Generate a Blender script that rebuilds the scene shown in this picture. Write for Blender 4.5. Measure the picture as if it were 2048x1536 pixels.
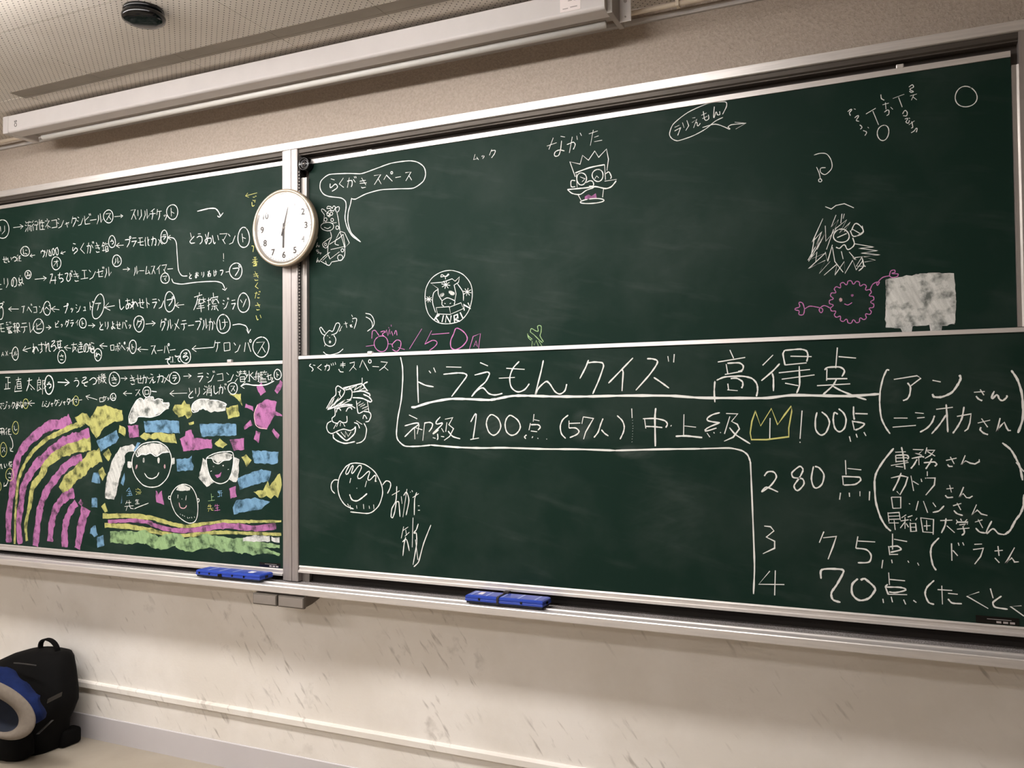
import bpy, bmesh, math, random, unicodedata
from mathutils import Vector, Matrix
from math import sin, cos, pi, radians

for o in list(bpy.data.objects):
    bpy.data.objects.remove(o, do_unlink=True)
SC = bpy.context.scene
COL = SC.collection
rnd = random.Random(7)

# ------------------------------------------------------------------ camera
YAW, PITCH, ROLL, FPX = 0.429415521, 0.0257912271, -0.00859931080, 1730.0
CAM = Vector((0.0, -3.0, 1.6))

def cam_axes():
    ca, sa, cb, sb, cc, sc = cos(YAW), sin(YAW), cos(PITCH), sin(PITCH), cos(ROLL), sin(ROLL)
    fwd = Vector((-sa * cb, ca * cb, sb))
    right = Vector((ca, sa, 0))
    up = right.cross(fwd)
    return cc * right + sc * up, -sc * right + cc * up, fwd

RIGHT, UP, FWD = cam_axes()
cd = bpy.data.cameras.new('camera')
cam = bpy.data.objects.new('camera', cd)
COL.objects.link(cam)
cam.matrix_world = Matrix(((RIGHT.x, UP.x, -FWD.x, CAM.x), (RIGHT.y, UP.y, -FWD.y, CAM.y),
                           (RIGHT.z, UP.z, -FWD.z, CAM.z), (0, 0, 0, 1)))
cd.sensor_width = 36.0
cd.lens = FPX / 2048 * 36.0
cd.clip_start = 0.05
SC.camera = cam

# ------------------------------------------------------------------ world, exposure
w = bpy.data.worlds.new('world')
SC.world = w
w.use_nodes = True
w.node_tree.nodes['Background'].inputs[0].default_value = (0.9, 0.93, 1.0, 1)
w.node_tree.nodes['Background'].inputs[1].default_value = 0.05
vs = SC.view_settings
vs.view_transform = 'Standard'
vs.look = 'None'
vs.gamma = 1.0
vs.use_curve_mapping = False
vs.exposure = 0.0
SC.cycles.use_denoising = True
SC.cycles.max_bounces = 8
SC.cycles.diffuse_bounces = 5

LAMP_FRONT = 31.0     # emission of the tubes nearest the board
LAMP_ROOM = 28.0      # emission of the tubes further back in the room
LAMP_COL = (1.0, 0.975, 0.95)

def ray(px, py):
    d = RIGHT * ((px - 1024) / FPX) - UP * ((py - 768) / FPX) + FWD
    return d

def on_y(px, py, y):
    """the point of the plane Y = y (a board or wall plane) that stands at this place of the drawing survey"""
    d = ray(px, py)
    return CAM + d * ((y - CAM.y) / d.y)

# ------------------------------------------------------------------ materials
def lin(h):
    h = h.lstrip('#')
    r = []
    for i in (0, 2, 4):
        c = int(h[i:i + 2], 16) / 255
        r.append(c / 12.92 if c <= 0.04045 else ((c + 0.055) / 1.055) ** 2.4)
    return (*r, 1)

class NT:
    def __init__(s, name):
        s.m = bpy.data.materials.new(name)
        s.m.use_nodes = True
        s.t = s.m.node_tree
        s.b = s.t.nodes['Principled BSDF']
    def n(s, typ, **kw):
        nd = s.t.nodes.new(typ)
        for k, v in kw.items():
            setattr(nd, k, v)
        return nd
    def l(s, a, b):
        s.t.links.new(a, b)
    def coord(s, which='Object', scale=(1, 1, 1)):
        tc = s.n('ShaderNodeTexCoord')
        mp = s.n('ShaderNodeMapping')
        mp.inputs['Scale'].default_value = scale
        s.l(tc.outputs[which], mp.inputs[0])
        return mp.outputs[0]
    def slant(s, vec, ang, scale, loc=(0, 0, 0)):
        a = s.n('ShaderNodeMapping'); a.inputs['Rotation'].default_value = (0, ang, 0); a.inputs['Location'].default_value = loc
        b = s.n('ShaderNodeMapping'); b.inputs['Scale'].default_value = scale
        s.l(vec, a.inputs[0]); s.l(a.outputs[0], b.inputs[0])
        return b.outputs[0]
    def noise(s, vec, scale, detail=4, rough=0.55):
        nz = s.n('ShaderNodeTexNoise')
        nz.inputs['Scale'].default_value = scale
        nz.inputs['Detail'].default_value = detail
        nz.inputs['Roughness'].default_value = rough
        s.l(vec, nz.inputs['Vector'])
        return nz.outputs[0]
    def ramp(s, fac, stops):
        r = s.n('ShaderNodeValToRGB')
        e = r.color_ramp.elements
        while len(e) < len(stops):
            e.new(0.5)
        for i, (p, c) in enumerate(stops):
            e[i].position = p
            e[i].color = c if len(c) == 4 else (*c, 1)
        s.l(fac, r.inputs[0])
        return r.outputs[0]
    def mix(s, fac, a, b):
        m = s.n('ShaderNodeMix', data_type='RGBA')
        for sock, v in ((m.inputs[0], fac), (m.inputs[6], a), (m.inputs[7], b)):
            if isinstance(v, (int, float)):
                sock.default_value = v
            elif isinstance(v, tuple):
                sock.default_value = v
            else:
                s.l(v, sock)
        return m.outputs[2]
    def bump(s, h, strength, dist=0.01):
        b = s.n('ShaderNodeBump')
        b.inputs['Strength'].default_value = strength
        b.inputs['Distance'].default_value = dist
        s.l(h, b.inputs['Height'])
        s.l(b.outputs[0], s.b.inputs['Normal'])
    def math(s, op, a, b=None):
        m = s.n('ShaderNodeMath', operation=op)
        for i, v in enumerate((a, b)):
            if v is None:
                continue
            if isinstance(v, (int, float)):
                m.inputs[i].default_value = v
            else:
                s.l(v, m.inputs[i])
        return m.outputs[0]
    def set(s, **kw):
        for k, v in kw.items():
            s.b.inputs[k.replace('_', ' ')].default_value = v
        return s

def plain(name, col, rough=0.5, metal=0.0, spec=0.5, var=0.06, scale=14, bump=0.0):
    """one colour with a slight procedural variation of tone"""
    t = NT(name)
    c = lin(col) if isinstance(col, str) else col
    v = t.coord()
    nz = t.noise(v, scale)
    lo = tuple(x * (1 - var) for x in c[:3]) + (1,)
    hi = tuple(min(1, x * (1 + var)) for x in c[:3]) + (1,)
    t.l(t.ramp(nz, [(0.3, lo), (0.7, hi)]), t.b.inputs['Base Color'])
    t.set(Roughness=rough, Metallic=metal)
    t.b.inputs['Specular IOR Level'].default_value = spec
    if bump:
        t.bump(t.noise(v, scale * 12), bump, 0.002)
    return t.m

M = {}
# brushed aluminium: streaks along the rail
def alu(name, col, rough, metal=0.75, axis=(2, 40, 40)):
    t = NT(name)
    v = t.coord(scale=axis)
    nz = t.noise(v, 3, 5, 0.6)
    c = lin(col)
    t.l(t.ramp(nz, [(0.25, tuple(x * 0.78 for x in c[:3])), (0.7, c)]), t.b.inputs['Base Color'])
    t.l(t.ramp(nz, [(0.2, (rough + 0.12,) * 3), (0.8, (rough - 0.05,) * 3)]), t.b.inputs['Roughness'])
    t.set(Metallic=metal)
    return t.m
M['rail'] = alu('aluminium_rail', '#e4dedb', 0.36, 0.6)
M['post'] = alu('aluminium_post', '#b5adaa', 0.42, 0.75, axis=(40, 40, 2))
M['track'] = alu('aged_track_metal', '#57504a', 0.5, 0.6)
M['side_track'] = alu('side_track_metal', '#aaa39e', 0.42, 0.7, axis=(40, 40, 2))
M['backing'] = plain('dark_backing', '#3a322c', 0.7)
M['gap'] = plain('dark_recess', '#2a2421', 0.8)
M['black'] = plain('black_plastic', '#040405', 0.13)
M['rubber'] = plain('chain_black', '#14110f', 0.6)
M['screen_white'] = plain('screen_case_enamel', '#cdc7c5', 0.38, var=0.02)
M['screen_grey'] = plain('screen_end_grey', '#9a938d', 0.5)
M['bar_white'] = plain('weight_bar_white', '#e4e1dc', 0.35, var=0.02)
M['sticker'] = plain('sticker_paper', '#e9dedc', 0.6, var=0.02)
M['faint_ink'] = plain('faint_ink', '#a79d9b', 0.6)
M['ink'] = plain('dark_ink', '#3b3838', 0.6)
M['clock_rim'] = plain('clock_rim_metal', '#c9b9a4', 0.28, 0.6)
M['clock_side'] = plain('clock_side_brown', '#8c7c68', 0.4, 0.5)
M['clock_face'] = plain('clock_face_white', '#f3efec', 0.5, var=0.01)
M['clock_ink'] = plain('clock_ink', '#4a4442', 0.5)
M['blue'] = plain('blue_plastic', '#2540a0', 0.33, var=0.05)
M['pale_blue'] = plain('pale_blue_print', '#8f9bd0', 0.4)
M['strap'] = plain('brown_black_strap', '#231b16', 0.6)
M['felt'] = plain('eraser_felt', '#20242e', 0.9)
M['plate'] = plain('grey_box_front', '#8d857f', 0.5, 0.3)
M['plate_edge'] = plain('grey_box_edge', '#5f5851', 0.5, 0.3)
M['pack'] = plain('black_nylon', '#060505', 0.85, spec=0.15, var=0.2, scale=30, bump=0.3)
M['pack_tape'] = plain('grey_webbing', '#34312e', 0.8)
M['jacket'] = plain('blue_cloth', '#16224a', 0.9, spec=0.1, var=0.25, scale=18, bump=0.4)
M['navy'] = plain('navy_cloth', '#0b1222', 0.9, var=0.2, scale=20, bump=0.3)
M['brim'] = plain('grey_brim_cloth', '#6f655b', 0.85, var=0.08, scale=60, bump=0.3)
M['strip'] = plain('darker_strip', '#958b80', 0.8, var=0.10, scale=5)
M['moulding'] = plain('grey_moulding', '#b3aeab', 0.6)
M['pipe'] = plain('cream_pipe', '#d6c8b6', 0.5)
M['base'] = plain('vinyl_baseboard', '#c2bdbf', 0.45, var=0.04, scale=3)
M['lamp_body'] = plain('lamp_body_white', '#e8e4de', 0.4)

# stucco plaster of the wall above the board, smooth scuffed paint below
t = NT('wall_plaster')
v = t.coord()
sep = t.n('ShaderNodeSeparateXYZ'); t.l(v, sep.inputs[0])
up_mask = t.ramp(sep.outputs[2], [(0.0, (0, 0, 0)), (1.0, (1, 1, 1))])
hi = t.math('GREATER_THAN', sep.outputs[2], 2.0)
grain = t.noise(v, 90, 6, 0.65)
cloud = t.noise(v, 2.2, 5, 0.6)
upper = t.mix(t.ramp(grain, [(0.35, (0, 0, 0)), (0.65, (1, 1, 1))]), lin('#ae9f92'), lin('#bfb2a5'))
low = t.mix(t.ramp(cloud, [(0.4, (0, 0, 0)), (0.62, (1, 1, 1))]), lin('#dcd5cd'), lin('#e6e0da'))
# slanting scuffs and dark rubs
scf = t.noise(t.slant(v, radians(38), (34, 1, 7)), 1.3, 3, 0.5)
patch = t.noise(v, 3.1, 3, 0.5)
scm = t.math('MULTIPLY', t.ramp(scf, [(0.60, (0, 0, 0)), (0.74, (1, 1, 1))]), t.ramp(patch, [(0.46, (0, 0, 0)), (0.62, (0.7,) * 3)]))
low = t.mix(scm, low, lin('#8f867d'))
blot = t.noise(v, 9, 4, 0.6)
low = t.mix(t.math('MULTIPLY', t.ramp(blot, [(0.6, (0, 0, 0)), (0.75, (0.5,) * 3)]), t.ramp(patch, [(0.5, (0, 0, 0)), (0.6, (1, 1, 1))])), low, lin('#9d948b'))
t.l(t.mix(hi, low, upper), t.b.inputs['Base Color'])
t.set(Roughness=0.75)
bmp = t.math('MULTIPLY', grain, t.math('ADD', t.math('MULTIPLY', hi, 0.93), 0.07))
t.bump(bmp, 0.9, 0.008)
M['wall'] = t.m
M['wall_plain'] = plain('room_wall_paint', '#c6bbae', 0.8, var=0.04, scale=2)
M['curtain'] = plain('dark_far_wall', '#8f867c', 0.9, var=0.1, scale=2)

t = NT('floor_linoleum')
v = t.coord()
a = t.noise(v, 2.5, 6, 0.6)
t.l(t.ramp(a, [(0.3, lin('#9a9081')), (0.7, lin('#a89e90'))]), t.b.inputs['Base Color'])
t.set(Roughness=0.5)
M['floor'] = t.m

# perforated acoustic tile: two staggered grids of drilled holes
t = NT('acoustic_tile')
tc = t.n('ShaderNodeTexCoord')
sep = t.n('ShaderNodeSeparateXYZ'); t.l(tc.outputs['Object'], sep.inputs[0])
P = 0.4934 / 18
masks = []
for off in (0.25, 0.75):
    fx = t.math('SUBTRACT', t.math('FRACT', t.math('ADD', t.math('DIVIDE', sep.outputs[0], P), 40 + off)), 0.5)
    fy = t.math('SUBTRACT', t.math('FRACT', t.math('ADD', t.math('DIVIDE', sep.outputs[1], P), 40 + off)), 0.5)
    d = t.math('SQRT', t.math('ADD', t.math('MULTIPLY', fx, fx), t.math('MULTIPLY', fy, fy)))
    masks.append(t.math('LESS_THAN', d, 0.095))
hole = t.math('MAXIMUM', *masks)
nz = t.noise(tc.outputs['Object'], 4, 4)
t.l(t.mix(hole, t.ramp(nz, [(0.3, lin('#d6cdc3')), (0.7, lin('#dfd7ce'))]), lin('#2c2722')), t.b.inputs['Base Color'])
t.set(Roughness=0.85)
M['tile'] = t.m
M['slab'] = plain('ceiling_board', '#ddd5cb', 0.85, var=0.05, scale=2)

# green steel chalkboard with a film of old chalk dust and eraser swipes
GREEN = (0.0078, 0.0222, 0.0160, 1)
def board_mat(name, seed, hazes=()):
    """hazes: (x, z, rx, rz, strength) where the eraser left a cloud of dust"""
    t = NT(name)
    v = t.coord()
    a = t.noise(t.slant(v, 0, (1, 1, 1), (seed, 0, seed * 2)), 2.6, 5, 0.6)
    b = t.noise(t.slant(v, radians(-12), (1.5, 1, 9), (seed, 0, 0)), 2.0, 4, 0.55)
    f = t.math('ADD', t.ramp(a, [(0.45, (0, 0, 0)), (0.8, (0.045,) * 3)]), t.ramp(b, [(0.56, (0, 0, 0)), (0.8, (0.035,) * 3)]))
    if hazes:
        sep = t.n('ShaderNodeSeparateXYZ'); t.l(v, sep.inputs[0])
        brk = t.ramp(t.noise(t.slant(v, radians(20), (1.2, 1, 4)), 7, 4, 0.6), [(0.35, (0.15,) * 3), (0.62, (1, 1, 1))])
        edge = t.math('MULTIPLY', t.math('SUBTRACT', t.noise(v, 14, 3), 0.5), 0.7)
        for (hx_, hz_, rx, rz, st) in hazes:
            dx = t.math('DIVIDE', t.math('SUBTRACT', sep.outputs[0], hx_), rx)
            dz = t.math('DIVIDE', t.math('SUBTRACT', sep.outputs[2], hz_), rz)
            d = t.math('ADD', t.math('SQRT', t.math('ADD', t.math('MULTIPLY', dx, dx), t.math('MULTIPLY', dz, dz))), edge)
            m = t.ramp(d, [(0.45, (st,) * 3), (1.0, (0, 0, 0))])
            f = t.math('ADD', f, t.math('MULTIPLY', m, brk))
    t.l(t.mix(f, GREEN, (0.42, 0.44, 0.42, 1)), t.b.inputs['Base Color'])
    t.set(Roughness=0.5)
    t.b.inputs['Specular IOR Level'].default_value = 0.07
    t.bump(t.noise(v, 260, 2), 0.08, 0.001)
    return t.m

def chalk_mat(name, col, cover=0.85, patchy=False):
    t = NT(name)
    v = t.coord()
    g = t.noise(v, 420, 3, 0.7)
    c = lin(col)
    lo = tuple(x * (0.80) for x in c[:3]) + (1,)
    if patchy:
        st = t.noise(t.slant(v, radians(24), (30, 1, 5)), 2.0, 3, 0.6)
        cl = t.noise(v, 26, 3, 0.55)
        f = t.math('MULTIPLY', t.ramp(cl, [(0.32, (0.22,) * 3), (0.52, (1, 1, 1))]), t.ramp(st, [(0.25, (0.55,) * 3), (0.65, (cover,) * 3)]))
        f = t.math('MULTIPLY', f, t.ramp(g, [(0.25, (0.7,) * 3), (0.55, (1, 1, 1))]))
        t.l(t.mix(f, GREEN, c), t.b.inputs['Base Color'])
    else:
        t.l(t.mix(t.ramp(g, [(0.2, (0.55,) * 3), (0.5, (cover,) * 3)]), lo, c), t.b.inputs['Base Color'])
    t.set(Roughness=0.95)
    t.b.inputs['Specular IOR Level'].default_value = 0.05
    return t.m
CH = {k: (chalk_mat('chalk_' + k, c), chalk_mat('chalk_side_' + k, c, 0.86, True)) for k, c in dict(
    white='#e9e8e4', yellow='#cdca7c', pink='#c47bb2', blue='#7fa9cc', green='#a3c38c', palepink='#e0b3bb', grey='#b5b1ae').items()}

# ------------------------------------------------------------------ object helpers
def tag(o, label=None, cat=None, group=None, kind=None):
    if label: o['label'] = label
    if cat: o['category'] = cat
    if group: o['group'] = group
    if kind: o['kind'] = kind
    return o

def empty(name, loc=(0, 0, 0), **kw):
    o = bpy.data.objects.new(name, None)
    COL.objects.link(o)
    o.location = loc
    o.empty_display_size = 0.05
    return tag(o, **kw)

def obj(name, bm, mat, parent=None, smooth=False, loc=None, **kw):
    bmesh.ops.recalc_face_normals(bm, faces=bm.faces) if kw.pop('recalc', True) else None
    me = bpy.data.meshes.new(name)
    bm.to_mesh(me)
    bm.free()
    for mm in (mat if isinstance(mat, (list, tuple)) else [mat]):
        me.materials.append(mm)
    if smooth:
        me.shade_smooth()
    o = bpy.data.objects.new(name, me)
    COL.objects.link(o)
    if parent:
        o.parent = parent
        if loc is None:
            o.location = -parent.location if parent.type == 'EMPTY' else (0, 0, 0)
    if loc is not None:
        o.location = loc
    return tag(o, **kw)

def sub(name, bm, mat, parent, smooth=False, **kw):
    """a child whose mesh is written in world coordinates, whatever its ancestors' offset"""
    o = obj(name, bm, mat, parent, smooth, loc=(0, 0, 0), **kw)
    off = Vector((0, 0, 0)); p = parent
    while p:
        off += Vector(p.location); p = p.parent
    o.location = -off
    return o

def BM():
    return bmesh.new()

def box(bm, x0, x1, y0, y1, z0, z1, bevel=0.0, seg=2, mi=0):
    vs_ = [bm.verts.new(p) for p in ((x0, y0, z0), (x1, y0, z0), (x1, y1, z0), (x0, y1, z0), (x0, y0, z1), (x1, y0, z1), (x1, y1, z1), (x0, y1, z1))]
    fs = [bm.faces.new([vs_[i] for i in f]) for f in ((3, 2, 1, 0), (4, 5, 6, 7), (0, 1, 5, 4), (1, 2, 6, 5), (2, 3, 7, 6), (3, 0, 4, 7))]
    for f in fs: f.material_index = mi
    if bevel:
        es = list({e for f in fs for e in f.edges})
        bmesh.ops.bevel(bm, geom=es, offset=bevel, segments=seg, affect='EDGES', profile=0.5)
    return bm

def prism_x(bm, prof, x0, x1):
    """profile of (y, z) points swept along x"""
    a = [bm.verts.new((x0, y, z)) for y, z in prof]
    b = [bm.verts.new((x1, y, z)) for y, z in prof]
    n = len(prof)
    for i in range(n):
        bm.faces.new((a[i], a[(i + 1) % n], b[(i + 1) % n], b[i]))
    bm.faces.new(a[::-1]); bm.faces.new(b)
    return bm

def prism_z(bm, prof, z0, z1):
    a = [bm.verts.new((x, y, z0)) for x, y in prof]
    b = [bm.verts.new((x, y, z1)) for x, y in prof]
    n = len(prof)
    for i in range(n):
        bm.faces.new((a[i], a[(i + 1) % n], b[(i + 1) % n], b[i]))
    bm.faces.new(a[::-1]); bm.faces.new(b)
    return bm

def tube(bm, p0, p1, r, seg=14, caps=True):
    p0, p1 = Vector(p0), Vector(p1)
    d = (p1 - p0).normalized()
    u = d.orthogonal().normalized(); v = d.cross(u)
    A = [bm.verts.new(p0 + (u * cos(2 * pi * i / seg) + v * sin(2 * pi * i / seg)) * r) for i in range(seg)]
    B = [bm.verts.new(p1 + (u * cos(2 * pi * i / seg) + v * sin(2 * pi * i / seg)) * r) for i in range(seg)]
    for i in range(seg):
        bm.faces.new((A[i], A[(i + 1) % seg], B[(i + 1) % seg], B[i]))
    if caps:
        bm.faces.new(A[::-1]); bm.faces.new(B)
    return bm

def lathe_y(bm, prof, cx, cz, seg=72):
    """profile of (radius, y) turned about the y axis through (cx, cz)"""
    rings = []
    for r, y in prof:
        if r < 1e-6:
            rings.append([bm.verts.new((cx, y, cz))])
        else:
            rings.append([bm.verts.new((cx + r * cos(2 * pi * i / seg), y, cz + r * sin(2 * pi * i / seg))) for i in range(seg)])
    for a, b in zip(rings, rings[1:]):
        if len(a) == 1 and len(b) == 1: continue
        for i in range(seg):
            j = (i + 1) % seg
            if len(a) == 1: bm.faces.new((a[0], b[i], b[j]))
            elif len(b) == 1: bm.faces.new((a[i], a[j], b[0]))
            else: bm.faces.new((a[i], a[j], b[j], b[i]))
    return bm

def lathe_z(bm, prof, cx, cy, seg=48):
    rings = []
    for r, z in prof:
        if r < 1e-6:
            rings.append([bm.verts.new((cx, cy, z))])
        else:
            rings.append([bm.verts.new((cx + r * cos(2 * pi * i / seg), cy + r * sin(2 * pi * i / seg), z)) for i in range(seg)])
    for a, b in zip(rings, rings[1:]):
        for i in range(seg):
            j = (i + 1) % seg
            if len(a) == 1: bm.faces.new((a[0], b[i], b[j]))
            elif len(b) == 1: bm.faces.new((a[i], a[j], b[0]))
            else: bm.faces.new((a[i], a[j], b[j], b[i]))
    return bm

def text_mesh(body, size, mat, name, parent, loc, rot=(pi / 2, 0, 0), offset=0.0, align='CENTER', depth=0.0004, **kw):
    cu = bpy.data.curves.new('t', 'FONT')
    cu.body = body; cu.size = size; cu.align_x = align; cu.align_y = 'CENTER'
    cu.extrude = depth; cu.offset = offset; cu.resolution_u = 4
    to = bpy.data.objects.new('t', cu); COL.objects.link(to)
    dg = bpy.context.evaluated_depsgraph_get()
    me = bpy.data.meshes.new_from_object(to.evaluated_get(dg))
    bpy.data.objects.remove(to, do_unlink=True)
    me.transform(Matrix.Translation(loc) @ Matrix.Rotation(rot[2], 4, 'Z') @ Matrix.Rotation(rot[1], 4, 'Y') @ Matrix.Rotation(rot[0], 4, 'X'))
    me.materials.clear(); me.materials.append(mat)
    o = bpy.data.objects.new(name, me); COL.objects.link(o)
    if parent:
        o.parent = parent
        off = Vector((0, 0, 0)); p = parent
        while p:
            off += Vector(p.location); p = p.parent
        o.location = -off
    return tag(o, **kw)

# ------------------------------------------------------------------ the room
FLOOR, CEIL, WALL = -0.035, 3.07, 0.08
XL, XR, YB = -6.6, 3.4, -8.5
def struct(name, bm, m, **kw):
    return obj(name, bm, m, kind='structure', **kw)
struct('floor', box(BM(), XL, XR, YB, WALL, FLOOR - 0.1, FLOOR), M['floor'])
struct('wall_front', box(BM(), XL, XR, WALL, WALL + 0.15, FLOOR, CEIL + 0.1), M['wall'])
struct('wall_left', box(BM(), XL - 0.15, XL, YB, WALL, FLOOR, CEIL + 0.1), M['wall_plain'])
struct('wall_right', box(BM(), XR, XR + 0.15, YB, WALL, FLOOR, CEIL + 0.1), M['curtain'])
struct('wall_back', box(BM(), XL, XR, YB - 0.15, YB, FLOOR, CEIL + 0.1), M['curtain'])
TX0, TP = -2.734, 0.4934
YJ = (-0.795 - TP, -0.795, -0.297, WALL)
ceil_ = struct('ceiling', box(BM(), XL, XR, YB, YJ[0] - 0.001, CEIL, CEIL + 0.1), M['slab'])
struct('ceiling_backing', box(BM(), XL, XR, YJ[0], WALL, CEIL + 0.035, CEIL + 0.1), M['gap'])
ceil_tiles_parent = ceil_
# each acoustic tile is a board of its own; the row by the wall meets the next one at a shallow recessed joint
REC = 0.0085
for j in range(3):
    for i in range(-8, 7):
        x0 = TX0 + i * TP + 0.0012; x1 = TX0 + (i + 1) * TP - 0.0012
        if x1 < XL or x0 > 0.4: continue
        y0, y1 = YJ[j] + 0.0012, YJ[j + 1] - 0.0012
        dz = rnd.uniform(-0.0006, 0.0006)
        zb = CEIL + dz
        T = CEIL + 0.03
        prof = [(y0, zb), (y1, zb), (y1, T), (y0, T)]
        obj('ceiling_tile', prism_x(BM(), prof, x0, x1), M['tile'], ceil_)
# thin strips, darker than the tiles, added over the joint nearest the wall, ending at a tile edge
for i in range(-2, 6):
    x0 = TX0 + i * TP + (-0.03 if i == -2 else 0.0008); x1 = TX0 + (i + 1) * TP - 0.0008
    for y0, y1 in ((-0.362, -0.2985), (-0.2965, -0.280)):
        obj('added_darker_strip', prism_x(BM(), [(y0, CEIL - 0.0022), (y1, CEIL - 0.0022), (y1, CEIL - 0.0008), (y0, CEIL - 0.0008)], x0, x1), M['strip'], ceil_)
# mouldings of the front wall
struct('trim_1', prism_x(BM(), [(WALL, 3.008), (WALL - 0.012, 3.008), (WALL - 0.014, 3.012), (WALL - 0.014, 3.026), (WALL, 3.030)], XL, XR), M['moulding'])
struct('trim_2', prism_x(BM(), [(WALL, 0.213), (WALL - 0.014, 0.213), (WALL - 0.018, 0.217), (WALL - 0.018, 0.240), (WALL - 0.012, 0.246), (WALL, 0.248)], XL, XR), M['wall'])
struct('baseboard_front', prism_x(BM(), [(WALL, FLOOR), (WALL - 0.006, FLOOR), (WALL - 0.006, 0.078), (WALL - 0.003, 0.081), (WALL, 0.081)], XL, XR), M['base'])

# pipe under the ceiling with its clips
pp = empty('ceiling_pipe', (-2, 0.02, 3.02), label='thin cream pipe running along the wall just under the ceiling', cat='pipe')
sub('pipe_run', tube(BM(), (XL, 0.02, 3.028), (XR, 0.02, 3.028), 0.009), M['pipe'], pp, True)
for xk in (-0.72, 0.5):
    b_ = BM(); box(b_, xk - 0.006, xk + 0.006, 0.006, 0.034, 3.016, CEIL, 0.001)
    sub('pipe_clip', b_, M['pipe'], pp)

# fluorescent ceiling lights (out of the frame, the room's own lamps)
def emis(name, s):
    t = NT(name)
    t.b.inputs['Emission Color'].default_value = (*LAMP_COL, 1)
    t.b.inputs['Emission Strength'].default_value = s
    return t.m
M['tube_front'] = emis('opal_diffuser_front', LAMP_FRONT)
M['tube_room'] = emis('opal_diffuser_room', LAMP_ROOM)
def ceiling_light(x, y, mt, lab):
    """shallow surface-mounted troffer with an opal diffuser"""
    t_ = empty('ceiling_light', (x, y, CEIL), label=lab, cat='ceiling light')
    b_ = BM(); box(b_, x - 0.62, x + 0.62, y - 0.16, y + 0.16, CEIL - 0.035, CEIL, 0.003)
    sub('housing', b_, M['lamp_body'], t_)
    sub('diffuser', box(BM(), x - 0.60, x + 0.60, y - 0.145, y + 0.145, CEIL - 0.096, CEIL - 0.0352), mt, t_)
for k, x in enumerate((-4.0, -2.72, -1.44)):
    ceiling_light(x, -1.34, M['tube_front'], 'fluorescent ceiling light before the boards, %s of the front row' % ('leftmost', 'middle', 'rightmost')[k])
for k, (x, y) in enumerate(((-4.4, -3.9), (-2.4, -3.9), (-4.4, -6.4), (-2.4, -6.4))):
    ceiling_light(x, y, M['tube_room'], 'fluorescent ceiling light %s, %s' % (('behind the camera', 'at the back of the room')[k // 2], ('nearer the left wall', 'nearer the middle')[k % 2]))

# ------------------------------------------------------------------ projector screen
scr = empty('projector_screen', (-2.49, -0.19, 2.95), label='long white rolled-up projector screen case hung above the boards', cat='projector screen')
SX0, SX1 = -4.02, -0.925
zt, zb = 3.048, 2.966
prof = [(-0.19, zt), (-0.19, zb + 0.012)]
for k in range(1, 6):
    a = k / 5 * pi / 2
    prof.append((-0.19 + 0.012 * (1 - cos(a)), zb + 0.012 * (1 - sin(a))))
prof += [(-0.118, zb), (-0.118, zt)]
sub('case_front', prism_x(BM(), prof, SX0 + 0.02, SX1), M['screen_white'], scr, False)
sub('case_back', prism_x(BM(), [(-0.116, zt), (-0.116, zb + 0.03), (-0.02, zb + 0.03), (-0.02, zt)], SX0 + 0.02, SX1), M['screen_grey'], scr)
b_ = BM(); box(b_, SX0 - 0.02, SX0 + 0.02, -0.193, -0.02, zb - 0.002, zt + 0.002, 0.006)
sub('end_cap', b_, M['screen_white'], scr)
b_ = BM(); box(b_, SX1, SX1 + 0.02, -0.165, -0.02, zb - 0.008, zt, 0.002)
sub('end_plate', b_, M['screen_grey'], scr, label='grey end plate')
tb = sub('bracket_tab', box(BM(), SX1 + 0.02, SX1 + 0.062, -0.082, -0.078, 2.955, zt + 0.015, 0.0015), M['screen_white'], scr)
for zz, rr in ((3.028, 0.006), (2.972, 0.003)):
    sub('screw', lathe_y(BM(), [(0, -0.0865), (rr, -0.0855), (rr, -0.082)], SX1 + 0.042, zz, 10), M['screen_grey'], tb)
bar = BM()
prof = [(-0.083 + 0.0135 * cos(a * pi / 8) * 1.0, 2.9585 + 0.0135 * sin(a * pi / 8)) for a in range(16)]
prism_x(bar, prof, SX0 + 0.13, SX1 - 0.03)
sub('weight_bar', bar, M['bar_white'], scr, True)
b_ = BM(); box(b_, SX0 + 0.10, SX0 + 0.13, -0.088, -0.076, 2.954, 2.964, 0.002)
sub('bar_tip', b_, M['screen_grey'], scr)
st = sub('label_sticker', box(BM(), -1.088, -1.012, -0.1912, -0.19, 2.981, 3.04), M['sticker'], scr, label='small white maker sticker')
b_ = BM()
for q, (u0, u1, zz) in enumerate(((-1.058, -1.035, 3.026), (-1.03, -1.02, 3.027), (-1.058, -1.043, 3.016), (-1.036, -1.026, 3.015), (-1.078, -1.058, 2.99), (-1.05, -1.024, 2.992))):
    box(b_, u0, u1, -0.1916, -0.1912, zz, zz + 0.0035)
sub('faint_print', b_, M['faint_ink'], st)
text_mesh('OS', 0.026, M['ink'], 'logo', scr, (-3.945, -0.1905, 3.004), rot=(pi / 2, -pi / 2, 0))

# ------------------------------------------------------------------ heat detector on the ceiling
hx, hy = -2.53, -0.70
hd = empty('heat_detector', (hx, hy, CEIL), label='round glossy black detector on the perforated ceiling', cat='detector')
sub('base_ring', lathe_z(BM(), [(0, CEIL), (0.070, CEIL), (0.072, CEIL - 0.010), (0.066, CEIL - 0.014), (0, CEIL - 0.014)], hx, hy), M['black'], hd, True)
sub('dome', lathe_z(BM(), [(0.062, CEIL - 0.013), (0.072, CEIL - 0.018), (0.077, CEIL - 0.028), (0.074, CEIL - 0.040), (0.064, CEIL - 0.046), (0.045, CEIL - 0.049), (0.0, CEIL - 0.050)], hx, hy), M['black'], hd, True)

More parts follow.
